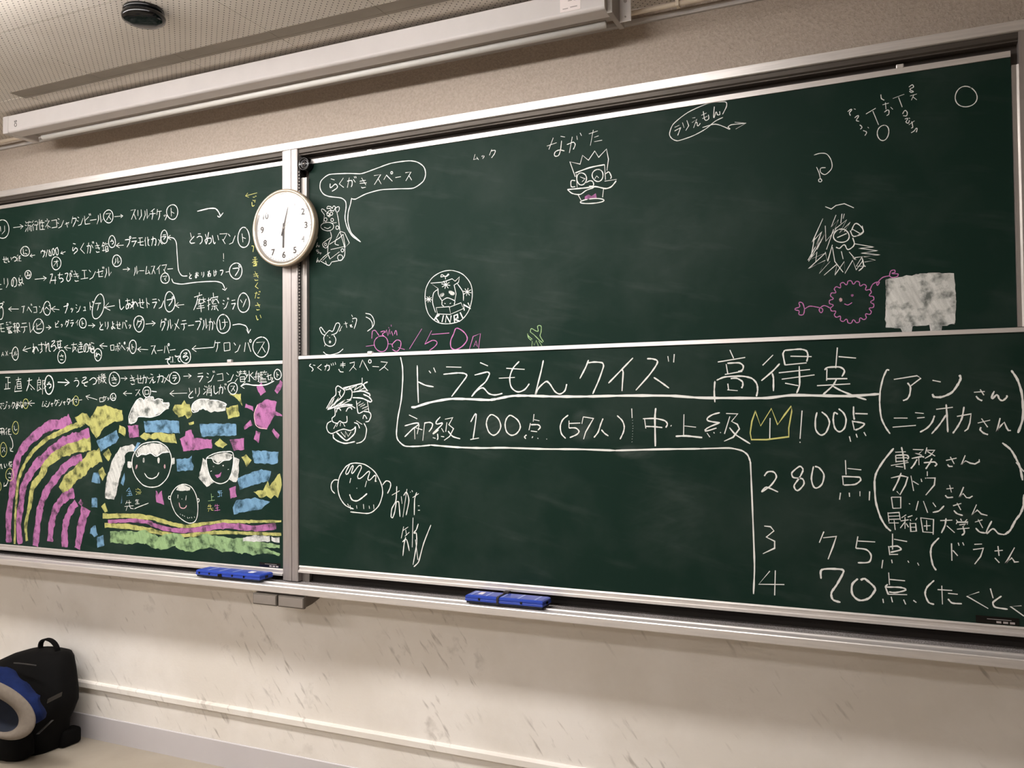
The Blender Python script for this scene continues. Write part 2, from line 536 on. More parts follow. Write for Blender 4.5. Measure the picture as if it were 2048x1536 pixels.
# ------------------------------------------------------------------ board frame
FX0, FX1 = -6.1, 0.402
fr = empty('blackboard_frame', (-1.0, 0, 0.86), label='aluminium frame with posts and chalk tray around the four green boards', cat='board frame')
b_ = BM(); prism_x(b_, [(0, 2.757), (0, 2.727), (0.004, 2.725), (WALL, 2.725), (WALL, 2.757)], FX0, FX1)
sub('top_rail', b_, M['rail'], fr)
for x0, x1 in ((FX0, -2.472), (-2.391, 0.324)):
    sub('upper_track', prism_x(BM(), [(0.012, 2.725), (0.012, 2.708), (0.02, 2.704), (0.02, 2.700), (WALL, 2.700), (WALL, 2.725)], x0, x1), M['track'], fr)
    sub('back_sheet', box(BM(), x0, x1, 0.056, WALL, 0.86, 2.7), M['backing'], fr)
def post(x0, x1, name='post'):
    w_ = x1 - x0
    g = 0.0035
    xs = [x0, x0 + w_ * .24, x0 + w_ * .24, x0 + w_ * .27, x0 + w_ * .27, x0 + w_ * .60, x0 + w_ * .60, x0 + w_ * .63, x0 + w_ * .63, x0 + w_ * .94, x1]
    ys = [0.004, 0.004, 0.0065, 0.0065, 0.0, 0.0, 0.004, 0.004, 0.001, 0.001, 0.004]
    prof = list(zip(xs, ys)) + [(x1, WALL), (x0, WALL)]
    return sub(name, prism_z(BM(), prof, 0.858, 2.7245), M['post'], fr)
post(-2.472, -2.391)
post(0.324, 0.402)
post(FX0, FX0 + 0.08)
# side tracks, toothed chain and pulley by the middle post
sub('side_track', prism_z(BM(), [(-2.384, 0.05), (-2.384, 0.020), (-2.372, 0.016), (-2.366, 0.020), (-2.354, 0.020), (-2.354, 0.05)], 1.828, 2.60), M['side_track'], fr)
sub('side_track', prism_z(BM(), [(0.306, 0.05), (0.306, 0.022), (0.318, 0.022), (0.324, 0.018), (0.324, 0.05)], 1.828, 2.63), M['side_track'], fr)
chain = sub('drive_chain', box(BM(), -2.391, -2.384, 0.014, 0.05, 1.828, 2.64), M['rubber'], fr, label='black toothed lifting chain')
b_ = BM()
for k in range(58):
    z = 1.835 + k * 0.0138
    box(b_, -2.3895, -2.3850, 0.0095, 0.014, z, z + 0.006, 0)
sub('teeth', b_, M['side_track'], chain)
wh = sub('pulley', lathe_y(BM(), [(0, 0.008), (0.006, 0.008), (0.008, 0.004), (0.012, 0.004), (0.014, 0.008), (0.020, 0.008), (0.024, 0.003), (0.028, 0.004), (0.030, 0.010), (0.030, 0.05), (0, 0.05)], -2.357, 2.656, 40), M['black'], fr, True, label='black pulley wheel')
sub('axle', lathe_y(BM(), [(0, 0.001), (0.004, 0.001), (0.005, 0.008)], -2.357, 2.656, 16), M['side_track'], wh, True)
# chalk tray
sub('chalk_tray', prism_x(BM(), [(-0.120, 0.858), (-0.118, 0.861), (-0.112, 0.861), (-0.108, 0.859), (-0.070, 0.859), (-0.066, 0.863), (-0.058, 0.863), (-0.054, 0.852), (0.06, 0.850), (WALL, 0.850), (WALL, 0.800), (0.045, 0.822), (-0.116, 0.831), (-0.120, 0.834)], FX0, FX1 + 0.06), M['rail'], fr)
t = NT('chalk_dust_bed')
v = t.coord(scale=(1, 1, 1))
g1 = t.noise(v, 240, 4, 0.75); g2 = t.noise(v, 5, 4)
t.l(t.mix(t.math('MULTIPLY', t.ramp(g1, [(0.46, (0, 0, 0)), (0.66, (1, 1, 1))]), t.ramp(g2, [(0.3, (0.35,) * 3), (0.7, (0.9,) * 3)])), lin('#5d5654'), lin('#ddd8d6')), t.b.inputs['Base Color'])
t.set(Roughness=0.8)
M['dust'] = t.m
sub('chalk_dust', box(BM(), FX0, FX1, -0.0545, 0.052, 0.851, 0.8535), M['dust'], fr, label='speckled bed of fallen chalk dust')
b_ = BM(); box(b_, -2.391, -2.352, 0.03, 0.05, 0.853, 0.898, 0.002)
sub('stop_block', b_, M['side_track'], fr)
sub('kick_strip', box(BM(), FX0, FX1, 0.052, 0.056, 0.853, 0.93), M['gap'], fr)

# ------------------------------------------------------------------ the four sliding boards
def chalkboard(x0, x1, z0, z1, y, label, seed, top, bottom, hazes=()):
    hz = []
    for px, py, rx, ry, st in hazes:
        c = on_y(px, py, y); e = on_y(px + rx, py, y); g = on_y(px, py + ry, y)
        hz.append((c.x, c.z, abs(e.x - c.x), abs(g.z - c.z), st))
    bd = empty('chalkboard', ((x0 + x1) / 2, y, z0), label=label, cat='chalkboard', group='green sliding chalkboards')
    sub('writing_surface', box(BM(), x0, x1, y, y + 0.012, z0, z1), board_mat('board_green', seed, hz), bd)
    if top:
        sub('top_rail', prism_x(BM(), [(y - 0.005, z1 - 0.001), (y - 0.004, z1 + top), (y + 0.013, z1 + top), (y + 0.013, z1 - 0.001)], x0, x1), M['rail'], bd)
    if bottom:
        zz = z0
        sub('bottom_rail', prism_x(BM(), [(y, zz + 0.001), (y - 0.003, zz + 0.001), (y - 0.005, zz - 0.004), (y - 0.002, zz - 0.007), (y - 0.002, zz - 0.017),
             (y - 0.009, zz - 0.019), (y - 0.009, zz - bottom), (y + 0.013, zz - bottom), (y + 0.013, zz + 0.001)], x0, x1), M['rail'], bd)
    return bd
YF, YU = 0.009, 0.036
UL = chalkboard(FX0 + 0.085, -2.474, 1.70, 2.674, YU, 'upper left green board filled with rows of small white writing', 1.3, 0.018, 0, ((500, 520, 60, 120, .015),))
LL = chalkboard(FX0 + 0.085, -2.474, 0.904, 1.795, YF, 'lower left green board with the coloured rainbow and smiling faces', 4.1, 0.013, 0.028, ((340, 785, 60, 14, .03), (470, 950, 90, 70, .02), (180, 940, 60, 50, .02), (395, 760, 30, 12, .03)))
UR = chalkboard(-2.353, 0.305, 1.70, 2.661, YU, 'upper right green board with doodles and a speech bubble', 7.7, 0.018, 0, ((1130, 520, 90, 80, .012), (1340, 450, 110, 120, .012), (780, 490, 70, 90, .012)))
LR = chalkboard(-2.388, 0.3225, 0.925, 1.812, YF, 'lower right green board with the large score table in white chalk', 11.2, 0.013, 0.028, ((755, 850, 22, 40, .05), (845, 860, 45, 32, .055), (990, 855, 70, 36, .04), (1165, 850, 28, 40, .07), (1270, 905, 45, 16, .08), (1340, 1030, 110, 110, .02), (1690, 1000, 60, 120, .02), (1780, 790, 30, 50, .025), (1700, 900, 60, 30, .02)))
for bd, sx in ((LL, -2.49), (LR, 0.29)):
    b_ = BM(); box(b_, sx - 0.115, sx, YF - 0.0012, YF, 0.906 if bd is LL else 0.928, 0.926 if bd is LL else 0.95, 0.0)
    pl = sub('maker_plate', b_, M['black'], bd)
    b_ = BM()
    z = 0.909 if bd is LL else 0.931
    for k in range(3):
        box(b_, sx - 0.06 + k * 0.018, sx - 0.047 + k * 0.018, YF - 0.0016, YF - 0.0012, z, z + 0.006)
    box(b_, sx - 0.085, sx - 0.02, YF - 0.0016, YF - 0.0012, z + 0.010, z + 0.0115)
    sub('plate_print', b_, M['faint_ink'], pl)
def stopper(px, py, y, bd):
    p = on_y(px, py, y)
    b_ = BM(); box(b_, p.x - 0.012, p.x + 0.012, y - 0.004, y + 0.012, p.z - 0.004, p.z + 0.011, 0.003)
    sub('rubber_stop', b_, M['rail'], bd)
stopper(740, 708, YF - 0.002, LR); stopper(459, 724, YF - 0.002, LL)
stopper(739, 304, YU - 0.002, UR); stopper(1800, 135, YU - 0.002, UR)
# ------------------------------------------------------------------ chalk
# strokes are written down as surveyed on the boards; each becomes a thin strip of chalk lying on the steel
COLS = list(CH)
MATS = [CH[c][0] for c in COLS] + [CH[c][1] for c in COLS]

def smooth(pts, n=5):
    if len(pts) < 3: return pts
    out = []
    closed = (pts[0] - pts[-1]).length < 1e-6
    L = len(pts)
    for i in range(L - 1):
        p1, p2 = pts[i], pts[i + 1]
        p0 = pts[i - 1] if i > 0 else (pts[-2] if closed else p1)
        p3 = pts[i + 2] if i + 2 < L else (pts[1] if closed else p2)
        d = (p2 - p1).length
        def tan(a, b, c):
            m = (c - a)
            l = min((b - a).length, (c - b).length, d)
            return m.normalized() * l * 0.9 if m.length > 1e-9 else m
        t1 = tan(p0, p1, p2) if i > 0 or closed else (p2 - p1) * .5
        t2 = tan(p1, p2, p3) if i + 2 < L or closed else (p2 - p1) * .5
        for k in range(n):
            t = k / n
            out.append(p1 * (2 * t ** 3 - 3 * t ** 2 + 1) + t1 * (t ** 3 - 2 * t ** 2 + t) + p2 * (-2 * t ** 3 + 3 * t ** 2) + t2 * (t ** 3 - t ** 2))
    out.append(pts[-1])
    return out

class Chalk:
    """collects strokes of one drawing; split='name' makes every separate character or patch a part of its own"""
    def __init__(s, board, y, name, label=None, color='white', w=0.005, split=None, gap=0.012):
        s.bd, s.y, s.name, s.label, s.c, s.w = board, y, name, label, color, w * 0.82
        s.ch = []; s.k = 0; s.split = split; s.gap = gap
        s.crop(0, 0, 1)
    def crop(s, ox, oy, sc):
        s.o = (ox, oy, sc); return s
    def P(s, x, y):
        p = on_y(s.o[0] + x * s.o[2], s.o[1] + y * s.o[2], s.y)
        return Vector((p.x, p.z))
    def ribbon(s, pts, w=None, c=None, sm=True):
        w = w or s.w; ci = COLS.index(c or s.c)
        pts = [p for i, p in enumerate(pts) if i == 0 or (p - pts[i - 1]).length > 1e-5]
        if len(pts) < 2: pts = [pts[0], pts[0] + Vector((w * .5, -w * .5))]
        if sm: pts = smooth(pts)
        s.k += 1
        y = s.y - 0.0004 - (s.k % 60) * 0.000012
        n = len(pts); A = []; B = []
        ph = rnd.random() * 9
        for i, p in enumerate(pts):
            a = pts[max(0, i - 1)]; b = pts[min(n - 1, i + 1)]
            t = (b - a)
            if t.length < 1e-9: t = Vector((1, 0))
            t.normalize(); nn = Vector((-t.y, t.x))
            h = w * .5 * (1 + .16 * sin(ph + i * 1.3) + .10 * sin(ph * 2 + i * 3.1))
            if i in (0, n - 1): h *= .62
            A.append((p.x + nn.x * h, y, p.y + nn.y * h))
            B.append((p.x - nn.x * h, y, p.y - nn.y * h))
        s.ch.append((A + B, [(i, i + 1, n + i + 1, n + i) for i in range(n - 1)], ci))
    def fill(s, pts, c=None, rough=0.0025, side=True):
        ci = COLS.index(c or s.c) + (len(COLS) if side else 0)
        s.k += 1
        y = s.y - 0.0002 - (s.k % 60) * 0.000003
        out = []
        for i in range(len(pts)):
            a, b = pts[i], pts[(i + 1) % len(pts)]
            m = max(1, int((b - a).length / 0.012))
            for k in range(m):
                out.append(a.lerp(b, k / m) + Vector((rnd.uniform(-rough, rough), rnd.uniform(-rough, rough))))
        s.ch.append(([(p.x, y, p.y) for p in out], [tuple(range(len(out)))], ci))
    def band(s, txt, wid, c=None, wave=0.12):
        """the side of a stick dragged along a path: wid in survey units at each end"""
        pts = s.pts(txt)
        sc_ = [Vector(p) for p in pts]
        pts = smooth(pts, 6)
        n = len(pts)
        w0, w1 = wid if isinstance(wid, tuple) else (wid, wid)
        u = (s.P(200, 100) - s.P(100, 100)).length / 100
        L, R = [], []
        ph = rnd.random() * 9
        for i, p in enumerate(pts):
            t = (pts[min(n - 1, i + 1)] - pts[max(0, i - 1)]).normalized(); nn = Vector((-t.y, t.x))
            h = (w0 + (w1 - w0) * i / (n - 1)) * u * .5 * (1 + wave * sin(ph + i * .9) + wave * .6 * sin(ph * 3 + i * 2.3))
            L.append(p + nn * h); R.append(p - nn * h)
        s.fill(L + R[::-1], c, rough=0.0018)
    def pts(s, txt):
        v = [float(q) for q in txt.split()]
        return [s.P(v[i], v[i + 1]) for i in range(0, len(v), 2)]
    def ell(s, cx, cy, rx, ry, w=None, c=None, rot=0, fill=False, a0=None, span=6.5):
        a0 = rnd.uniform(-2.2, -1.2) if a0 is None else a0
        pp_ = []
        for i in range(29):
            a = a0 + i / 28 * span
            x = cx + rx * cos(a) * cos(rot) - ry * sin(a) * sin(rot)
            y = cy + rx * cos(a) * sin(rot) + ry * sin(a) * cos(rot)
            k = 1 + 0.03 * sin(3 * a + cx)
            pp_.append(s.P(cx + (x - cx) * k, cy + (y - cy) * k))
        if fill: s.fill(pp_[:26], c, rough=0.0008)
        else: s.ribbon(pp_, w, c, sm=False)
    def S(s, txt, w=None, c=None):
        """comma separated strokes. '=' keeps corners sharp, '*' draws thick, 'o' an ellipse, '#' a filled patch"""
        for q in txt.replace('\n', ' ').split(','):
            q = q.strip()
            if not q: continue
            ww = w or s.w
            if q[0] == '*': ww = ww * 1.3; q = q[1:].strip()
            if q[0] == '#': s.fill(s.pts(q[1:]), c); continue
            if q[0] == 'o':
                v = [float(t) for t in q[1:].split()]
                s.ell(v[0], v[1], v[2], v[3], ww, c, v[4] if len(v) > 4 else 0); continue
            sm = True
            if q[0] == '=': sm = False; q = q[1:]
            s.ribbon(s.pts(q), ww, c, sm)
    def G(s, ch, cx, cy, h, w=None, c=None, asp=0.85, slant=-0.12):
        """one handwritten character centred at (cx, cy), h survey units high"""
        base = unicodedata.normalize('NFD', ch)
        small = ch in 'ャュョッっゃゅょぇ'
        if small: base = {'ャ': 'ヤ', 'ュ': 'ユ', 'ョ': 'ヨ', 'ッ': 'ツ', 'っ': 'つ', 'ゃ': 'や', 'ゅ': 'ゆ', 'ょ': 'よ', 'ぇ': 'え'}[ch]; h *= .58; cy += h * .35
        g = GL.get(base[0])
        if g is None:
            return
        j = lambda: rnd.uniform(-.25, .25)
        def pt(x, y):
            X = (x - 4.5) / 9 * h * asp; Y = (y - 4.5) / 9 * h
            return s.P(cx + X - Y * slant * -1 * -1 * .6, cy + Y + X * slant)
        for st_ in g.split():
            st_ = st_[:len(st_) // 2 * 2]
            pp_ = [pt(int(st_[i]) + j(), int(st_[i + 1]) + j()) for i in range(0, len(st_), 2)]
            s.ribbon(pp_, w, c, sm=len(pp_) > 3)
        if len(base) > 1:
            if base[1] == '\u3099':
                for dx in (0, 1.6):
                    s.ribbon([pt(8.2 + dx, -.6), pt(8.9 + dx, 1.2)], w, c)
            else:
                q = [pt(9.2 + 1.1 * cos(a / 8 * 2 * pi), 0.2 + 1.1 * sin(a / 8 * 2 * pi)) for a in range(9)]
                s.ribbon(q, (w or s.w) * .9, c)
    def T(s, text, x0, y0, x1, y1, h, w=None, c=None, **kw):
        n = len(text)
        for i, ch in enumerate(text):
            f = i / (n - 1) if n > 1 else 0
            s.G(ch, x0 + (x1 - x0) * f, y0 + (y1 - y0) * f + rnd.uniform(-.03, .03) * h, h * rnd.uniform(.94, 1.06), w, c, **kw)
    def C(s, ch, cx, cy, rx, ry, w=None, c=None, gc=None, **kw):
        s.ell(cx, cy, rx, ry, w, c)
        s.G(ch, cx, cy, min(rx * 1.25, ry * 1.25) if rx > ry * .8 else rx * 1.5, w, gc, **kw)
    def arrow(s, x0, y0, x1, y1, hd=40, w=None, c=None):
        s.ribbon([s.P(x0, y0), s.P(x1, y1)], w, c, False)
        a = math.atan2(y1 - y0, x1 - x0)
        s.ribbon([s.P(x1 + hd * cos(a + d), y1 + hd * sin(a + d)) if d else s.P(x1, y1) for d in (2.5, 0, -2.5)], w, c, False)
    def emit(s, chunks, name, label=None):
        used = sorted({c[2] for c in chunks})
        bm = BM()
        for co, fs, ci in chunks:
            V = [bm.verts.new(p) for p in co]
            for f in fs:
                try: q = bm.faces.new([V[i] for i in f])
                except ValueError: continue
                q.material_index = used.index(ci)
                q.normal_update()
                if q.normal.y > 0: q.normal_flip()
                if len(f) > 4: bmesh.ops.triangulate(bm, faces=[q])
        kw = {'label': label} if label else {}
        return sub(name, bm, [MATS[m] for m in used], s.bd, recalc=False, **kw)
    def flush(s, name):
        """what was drawn since the last flush becomes one part"""
        if s.ch: s.emit(s.ch, name)
        s.ch = []
    def done(s):
        if not s.ch: return
        if not s.split:
            s.emit(s.ch, s.name, s.label); s.ch = []; return
        bb = [(min(p[0] for p in c[0]), max(p[0] for p in c[0]), min(p[2] for p in c[0]), max(p[2] for p in c[0])) for c in s.ch]
        n = len(bb); par = list(range(n))
        def find(i):
            while par[i] != i: i = par[i]
            return i
        g = s.gap
        for i in range(n):
            for j in range(i):
                a, b = bb[i], bb[j]
                if a[0] - g < b[1] and b[0] - g < a[1] and a[2] - g < b[3] and b[2] - g < a[3]:
                    par[find(i)] = find(j)
        grp = {}
        for i in range(n): grp.setdefault(find(i), []).append(s.ch[i])
        for v in grp.values(): s.emit(v, s.split)
        s.ch = []

def words(t):
    def A(*a, **k): t.flush('chalk_mark'); t.arrow(*a, **k); t.flush('chalk_arrow')
    def C_(*a, **k): t.flush('chalk_mark'); t.C(*a, **k); t.flush('chalk_ringed_letter')
    def T_(*a, **k): t.flush('chalk_mark'); t.T(*a, **k); t.flush('chalk_word')
    return A, C_, T_

GL = {  # stroke table: digit pairs are x, y on a ten by ten square
'ア': '118153 524638', 'イ': '8115 5359', 'ウ': '5052 1214 12828649', 'エ': '2181 5158 0898', 'オ': '1282 6069 6208', 'カ': '13837968 404319',
'キ': '1272 2483 1686 4059', 'ク': '4016 32827539', 'ケ': '3015 2292 625639', 'コ': '128288 1888', 'サ': '0393 3036 706749', 'シ': '1132 0425 195893',
'ス': '118119 5489', 'セ': '049376 313888', 'ソ': '1134 815639', 'タ': '4015 32827539 3567', 'チ': '8022 0494 515539', 'ツ': '1234 4153 827539',
'テ': '2181 0494 545739', 'ト': '3039 3476', 'ナ': '0393 505539', 'ニ': '2272 0797', 'ネ': '4051 127217 4549 5688', 'ハ': '3118 6199', 'ヒ': '212898 8225',
'フ': '12827539', 'ヘ': '063298', 'ホ': '0393 5059 2518 7598', 'マ': '019146 3569', 'ム': '411887 6599', 'メ': '8019 2388', 'モ': '2181 0595 414898',
'ヤ': '049275 3159', 'ユ': '227268 0898', 'ヨ': '118188 2575 1888', 'ラ': '2181 14847539', 'リ': '2126 717639', 'ル': '313509 606895', 'レ': '202994', 'ロ': '12188 1282 8288 1888',
'ワ': '1215 12827549', 'ン': '1133 195893', 'ー': '0595', '・': '4455',
'あ': '1282 404559 7448291735759779', 'い': '12273847 7286', 'う': '3161 1443747749', 'え': '3061 147319 46666998', 'お': '1373 40482916357597 7193',
'か': '03535749 3009 7295', 'き': '1373 1585 3077 283979', 'く': '702579', 'け': '101939 3393 606649', 'こ': '2272 172989', 'さ': '1383 4076 283979',
'し': '20274987', 'す': '0292 50554636565729', 'せ': '0494 717566 303889', 'そ': '21711595464879', 'た': '1262 4019 6494 586999', 'ち': '1282 4035658749',
'つ': '0452948748', 'て': '0292445889', 'と': '3044 83273989', 'な': '1252 3016 7284 646849375698', 'に': '101839 5383 476989', 'ぬ': '2147 60382916358588595979',
'の': '5238172361948859', 'は': '1019 3393 606839375898', 'ひ': '02422649777295', 'へ': '063298', 'み': '2151182696 8379', 'め': '2147 6038291635858859', 'や': '0493867 3132 3059',
'も': '1373 1676 4037497985', 'ゆ': '1216192555 525938', 'よ': '5383 505839275699', 'ら': '3061 232664865839', 'り': '2126 717649', 'る': '217214647587593758',
'れ': '2029 03432652727899', 'ろ': '21711564868749', 'わ': '2029 033307538597', 'ん': '501955688996', 'ぶ': '5062 424748 1618 7888', 'ふ': '3151 424748 1618 7888',
'１': '5059', '８': '51223264786858273251', '０': '50122738486773625050', 'A': '195189 2676', 'X': '1089 8019', 'L': '202979', 'N': '19108980',
'流': '1022 0324 0926 3191 6061 524484 7485 4539 6568 858999', '行': '3012 3305 2529 5181 4494 747968', '性': '2029 0204 3234 5142 4393 6169 4686 3999',
'鏡': '2004 2042 0343 2328 0747 5161 4292 5484 54588884 6659 7698', '紙': '3012 3416 2629 0708 5258 5282 5585 625999', '泉': '4031 22266662 2424 2464 4649 3719 5688 0838',
'摩': '5051 1191 111509 2363 3327 7377 2484 3579 3666 2777 5459', '擦': '1019 0332 0626 5051 3191 4254 6284 4567 7555 3979 6768 5698', '警': '1030 2021 1242 5080 6181 3484 1494 2575 2666 3777 38788939',
'報': '0141 2025 0444 1343 2529 0747 51818454 5159 5575 7469 6698', '草': '0191 3032 6062 22266662 2464 4649 0797', '友': '0292 4019 4575 7519 4489', '達': '4080 3292 6062 3484 3686 2494 0313 15182999 6066',
'輪': '0242 2029 0545 1434 5041 5091 5374 45498984 5557 7577 4686', '化': '3014 2329 606889 8265', '正': '1282 5258 5585 2528 0898', '直': '1181 5033 23277723 2575 2676 111999', '太': '0383 505409 5589 4758',
'郎': '20221141 12171746 1343 1545 3749 5159 51815475 7854', '機': '0333 2029 2306 5062 5355 7082 7375 4696 7089 5669 5058', '潜': '0112 0415 0928 3161 4254 6181 6392 353888 3888 4686', '水': '5059 1333 3319 8255 5589',
'艦': '2011 11193919 1939 1439 5051 5191 5355 4484 55898955 6569 7579 4999', '消': '0112 0415 0928 4253 8263 6062 44498984 4686 4787', '先': '3013 2272 0595 5055 3519 556798', '生': '3013 2282 5059 2575 0898', '海': '0112 0415 0928 4032 4184 3848 4888 8384 2696',
'全': '5014 5089 3474 3777 5459 1999', '書': '3070 1282 2474 0595 5059 27772928 2979 7779', '上': '5058 5484 0898', '野': '1145 1145 4145 1343 3049 0949 5181 7163 4494 747968', '桜': '0333 2029 2306 4053 6072 8073 4695 6549 6679',
'用': '111619 11818988 1484 1686 5059', '円': '1119 11818989 5055 1585', '日': '2129 21717929 2575', '大': '0494 505409 5589'}

# ---- lower right board: title, table and scores
t_ = Chalk(LR, YF, 'chalk_title', 'large chalk title line with its long underline', w=0.0062, split='chalk_character', gap=0.006)
t_.crop(790, 690, .15625).S('''285 260 290 470 300 740, 297 470 390 515 495 535, 435 330 460 360, 495 290 520 350, 655 280 850 285, 620 375 790 358 880 362 920 390 880 455 725 660,
1090 225 1190 268, 1020 385 1180 345 1210 370 1160 470 1060 560 980 660, 980 660 1060 575 1130 550 1200 620 1280 640 1375 620, 1425 298 1660 312, 1330 425 1535 415,
1590 210 1510 300 1470 420 1490 540 1570 600 1660 570 1720 495, 1900 195 1870 340 1795 640 1840 550 1940 465 2000 520''')
t_.crop(1090, 690, .16602).S('''18 437 60 470 120 560 180 590 240 550 262 470, 525 180 490 270 420 405, 520 215 600 205 690 215 705 260 650 420 575 590, 1060 155 930 290 765 460, 930 295 942 330 928 555,
1230 165 1300 168 1355 195 1330 260 1250 370 1095 545, 1310 390 1400 450 1495 520, 1480 135 1490 200, 1558 110 1550 210''')
t_.crop(1400, 690, .16602).S('''360 60 405 160, *215 205 545 150, 315 230 335 345, 330 220 470 215 520 250 510 300 460 320, 300 355 510 318, 180 435 172 560 180 690, 200 425 300 385 500 375 620 400 680 460 695 540 680 620,
335 465 345 540, 370 405 440 400 510 440 515 490 500 520, 330 540 455 550, 880 120 755 245, 960 225 870 320 740 430, 870 340 885 400 885 555, 1020 65 1000 110 1025 245, 1020 65 1200 50 1280 70 1300 130 1285 200,
1090 135 1345 140, 1030 240 1285 215, 950 335 1325 295, 985 412 1380 360, 1195 255 1200 480 1165 580, 1025 460 1185 490, 1655 30 1635 280, *1670 140 1880 158, 1500 300 1540 270 1680 265 1740 310 1710 380,
1530 290 1525 430, *1530 408 1775 405, 1410 490 1810 468, 1645 410 1600 490 1480 600, 1600 495 1700 550 1850 610 2005 660''')
t_.w = 0.0085
t_.crop(0, 0, 1).S('822.8 814.2 830.6 814.2 860 805 899 798 931 798 977.5 800 993 798 1024 792 1056 791.5 1110 793 1173 793 1248 791.3 1340 791.5 1400 795.5 1466 796 1533 796 1583 790.5 1650 791.5 1700 792 1758 788')
t_.done()
t_ = Chalk(LR, YF, 'chalk_border', 'long chalk line fencing the table off', w=0.0062, split='chalk_line')
t_.S('''801 714 805 734 805.5 760 802.5 800 796 835 793 866.5 796 880 810 892 837 892.5 862 890, *862 890 915 894.5 962 896 1009 895.5 1090 898 1156 898.5 1231 901, *1231 901 1322 898.5 1400 897.5,
1400 897.5 1458 896 1483 901 1494.6 909 1499.5 920 1501 927 1505 1018 1509 1130 1507 1188''')
t_.done()
t_ = Chalk(LR, YF, 'chalk_table_row', 'first row of the score table with a yellow crown', w=0.0058, split='chalk_character', gap=0.01)
t_.crop(790, 690, .15625).S('''180 895 285 945, 125 1035 300 1000 220 1080 125 1175, 250 1060 255 1205, 265 1060 350 1085, 310 1020 285 1140, 375 1000 440 990 480 1010 470 1060 435 1110, 380 1005 355 1225,
580 920 525 1005 610 1005 485 1135 560 1085, 545 1135 550 1190 540 1215, 485 1185 520 1195, 590 1170 630 1175, 595 1065 625 1115, =640 950 740 930 690 1020 750 1070 700 1170 630 1220, 665 990 650 1110, 680 1100 740 1170 835 1200,
970 985 1040 885 1000 1200, 965 1210 1075 1190, 1240 890 1320 940 1355 1040 1320 1120 1260 1155 1200 1110 1170 1010 1190 930 1240 890, 1480 900 1570 960 1605 1050 1560 1130 1490 1155 1430 1110 1410 1020 1430 940 1480 900,
1780 885 1770 980, 1780 955 1850 970, 1735 1000 1715 1090, 1740 1020 1830 1020 1860 1050 1830 1090, 1740 1100 1820 1110, 1685 1150 1660 1175 1675 1200, 1765 1170 1755 1190, 1825 1190 1835 1200, 1940 1200 1945 1208''')
t_.crop(1090, 690, .16602).S('''280 845 215 900 185 980 200 1070 250 1125, =290 910 290 1000, 290 1000 370 1000 410 1040 380 1080 300 1115, 290 945 425 940, 460 870 445 950, =460 865 585 885 530 980 490 1050 465 1135,
700 885 670 960 640 1050 590 1115, 680 1020 720 1065 765 1095, 870 850 930 910 955 980 945 1050 905 1135, 1045 765 1050 880, 1055 905 1057 908, 1055 940 1057 943, 1060 975 1062 978, 1058 1005 1060 1008, 1055 1035 1057 1038,
1055 1070 1057 1073, 1053 1100 1055 1103, 1050 1130 1052 1133, 1048 1165 1050 1168, 1180 888 1330 885 1440 910 1475 950 1455 995, 1200 890 1215 1005, 1215 980 1330 985 1415 995, *1335 760 1325 880 1330 1220,
1525 965 1515 980, 1675 835 1670 1085, 1680 975 1820 990, *1575 1100 1700 1095 1895 1115''')
t_.crop(1400, 690, .16602).S('''240 815 150 840 85 895 150 925 240 935, 240 935 60 1025 200 1000, 85 1060 120 1110, 165 1050 175 1065, 245 1050 250 1060, 360 860 295 1070, =315 825 455 830 380 920 450 955 475 1010 400 1110 290 1160,
355 995 430 1080 605 1190, 1230 790 1205 1130, 1203 1165 1208 1178, 1410 810 1390 900 1395 1020 1455 1085 1520 1050 1560 940 1530 860 1465 805, 1660 835 1620 815 1605 900 1625 1000 1680 1045 1740 1000 1760 900 1730 820 1670 768,
1850 740 1850 840 1860 900, *1870 825 2020 830, 1835 910 1860 1025, 1840 920 1940 935 1980 955 1930 1000 1870 1025, 1800 1100 1815 1165, 1880 1070 1895 1115, 1975 1050 2000 1095, 845 880 840 1140''')
t_.S('=670 790 625 920 605 1060 620 1140 800 1140 1070 1105 1070 1000 1105 800 1100 735 1020 840 935 960 860 765 730 975 665 790', c='yellow')
t_.crop(1708, 690, .16602).S('''425 305 395 300 350 400 315 560 310 720 330 880 380 990 435 1070, =480 415 760 370 805 400 680 495, 645 455 680 510 670 600 640 650 590 670, 945 425 1045 445, *945 590 965 625 1060 625 1180 570 1260 460 1285 400 1270 360,
1445 570 1575 560, 1520 535 1565 605, 1470 615 1500 650 1545 672, 1690 555 1660 645 1720 600 1750 650 1790 670 1840 630 1840 605, *1895 305 1970 420 2020 580 2035 750 2030 900 1975 1060, 480 880 645 880, 465 990 745 968,
735 815 840 825, 760 880 850 872, 970 850 940 930 880 1000 795 1050, 990 775 1190 750, 1110 715 1120 850 1130 1050, 1110 840 1030 960 935 1070, =1240 860 1410 830 1395 940 1370 1010 1330 1040, 1325 745 1300 880 1250 980 1190 1065,
1490 940 1640 905, 1535 885 1610 990, 1530 990 1520 1020 1560 1060 1615 1080, =1760 880 1720 1045 1770 970 1810 930 1840 1000 1860 1030 1890 1030''')
t_.done()
t_ = Chalk(LR, YF, 'chalk_name_list', 'chalk names bracketed at the right of the table', w=0.0052, split='chalk_character', gap=0.006)
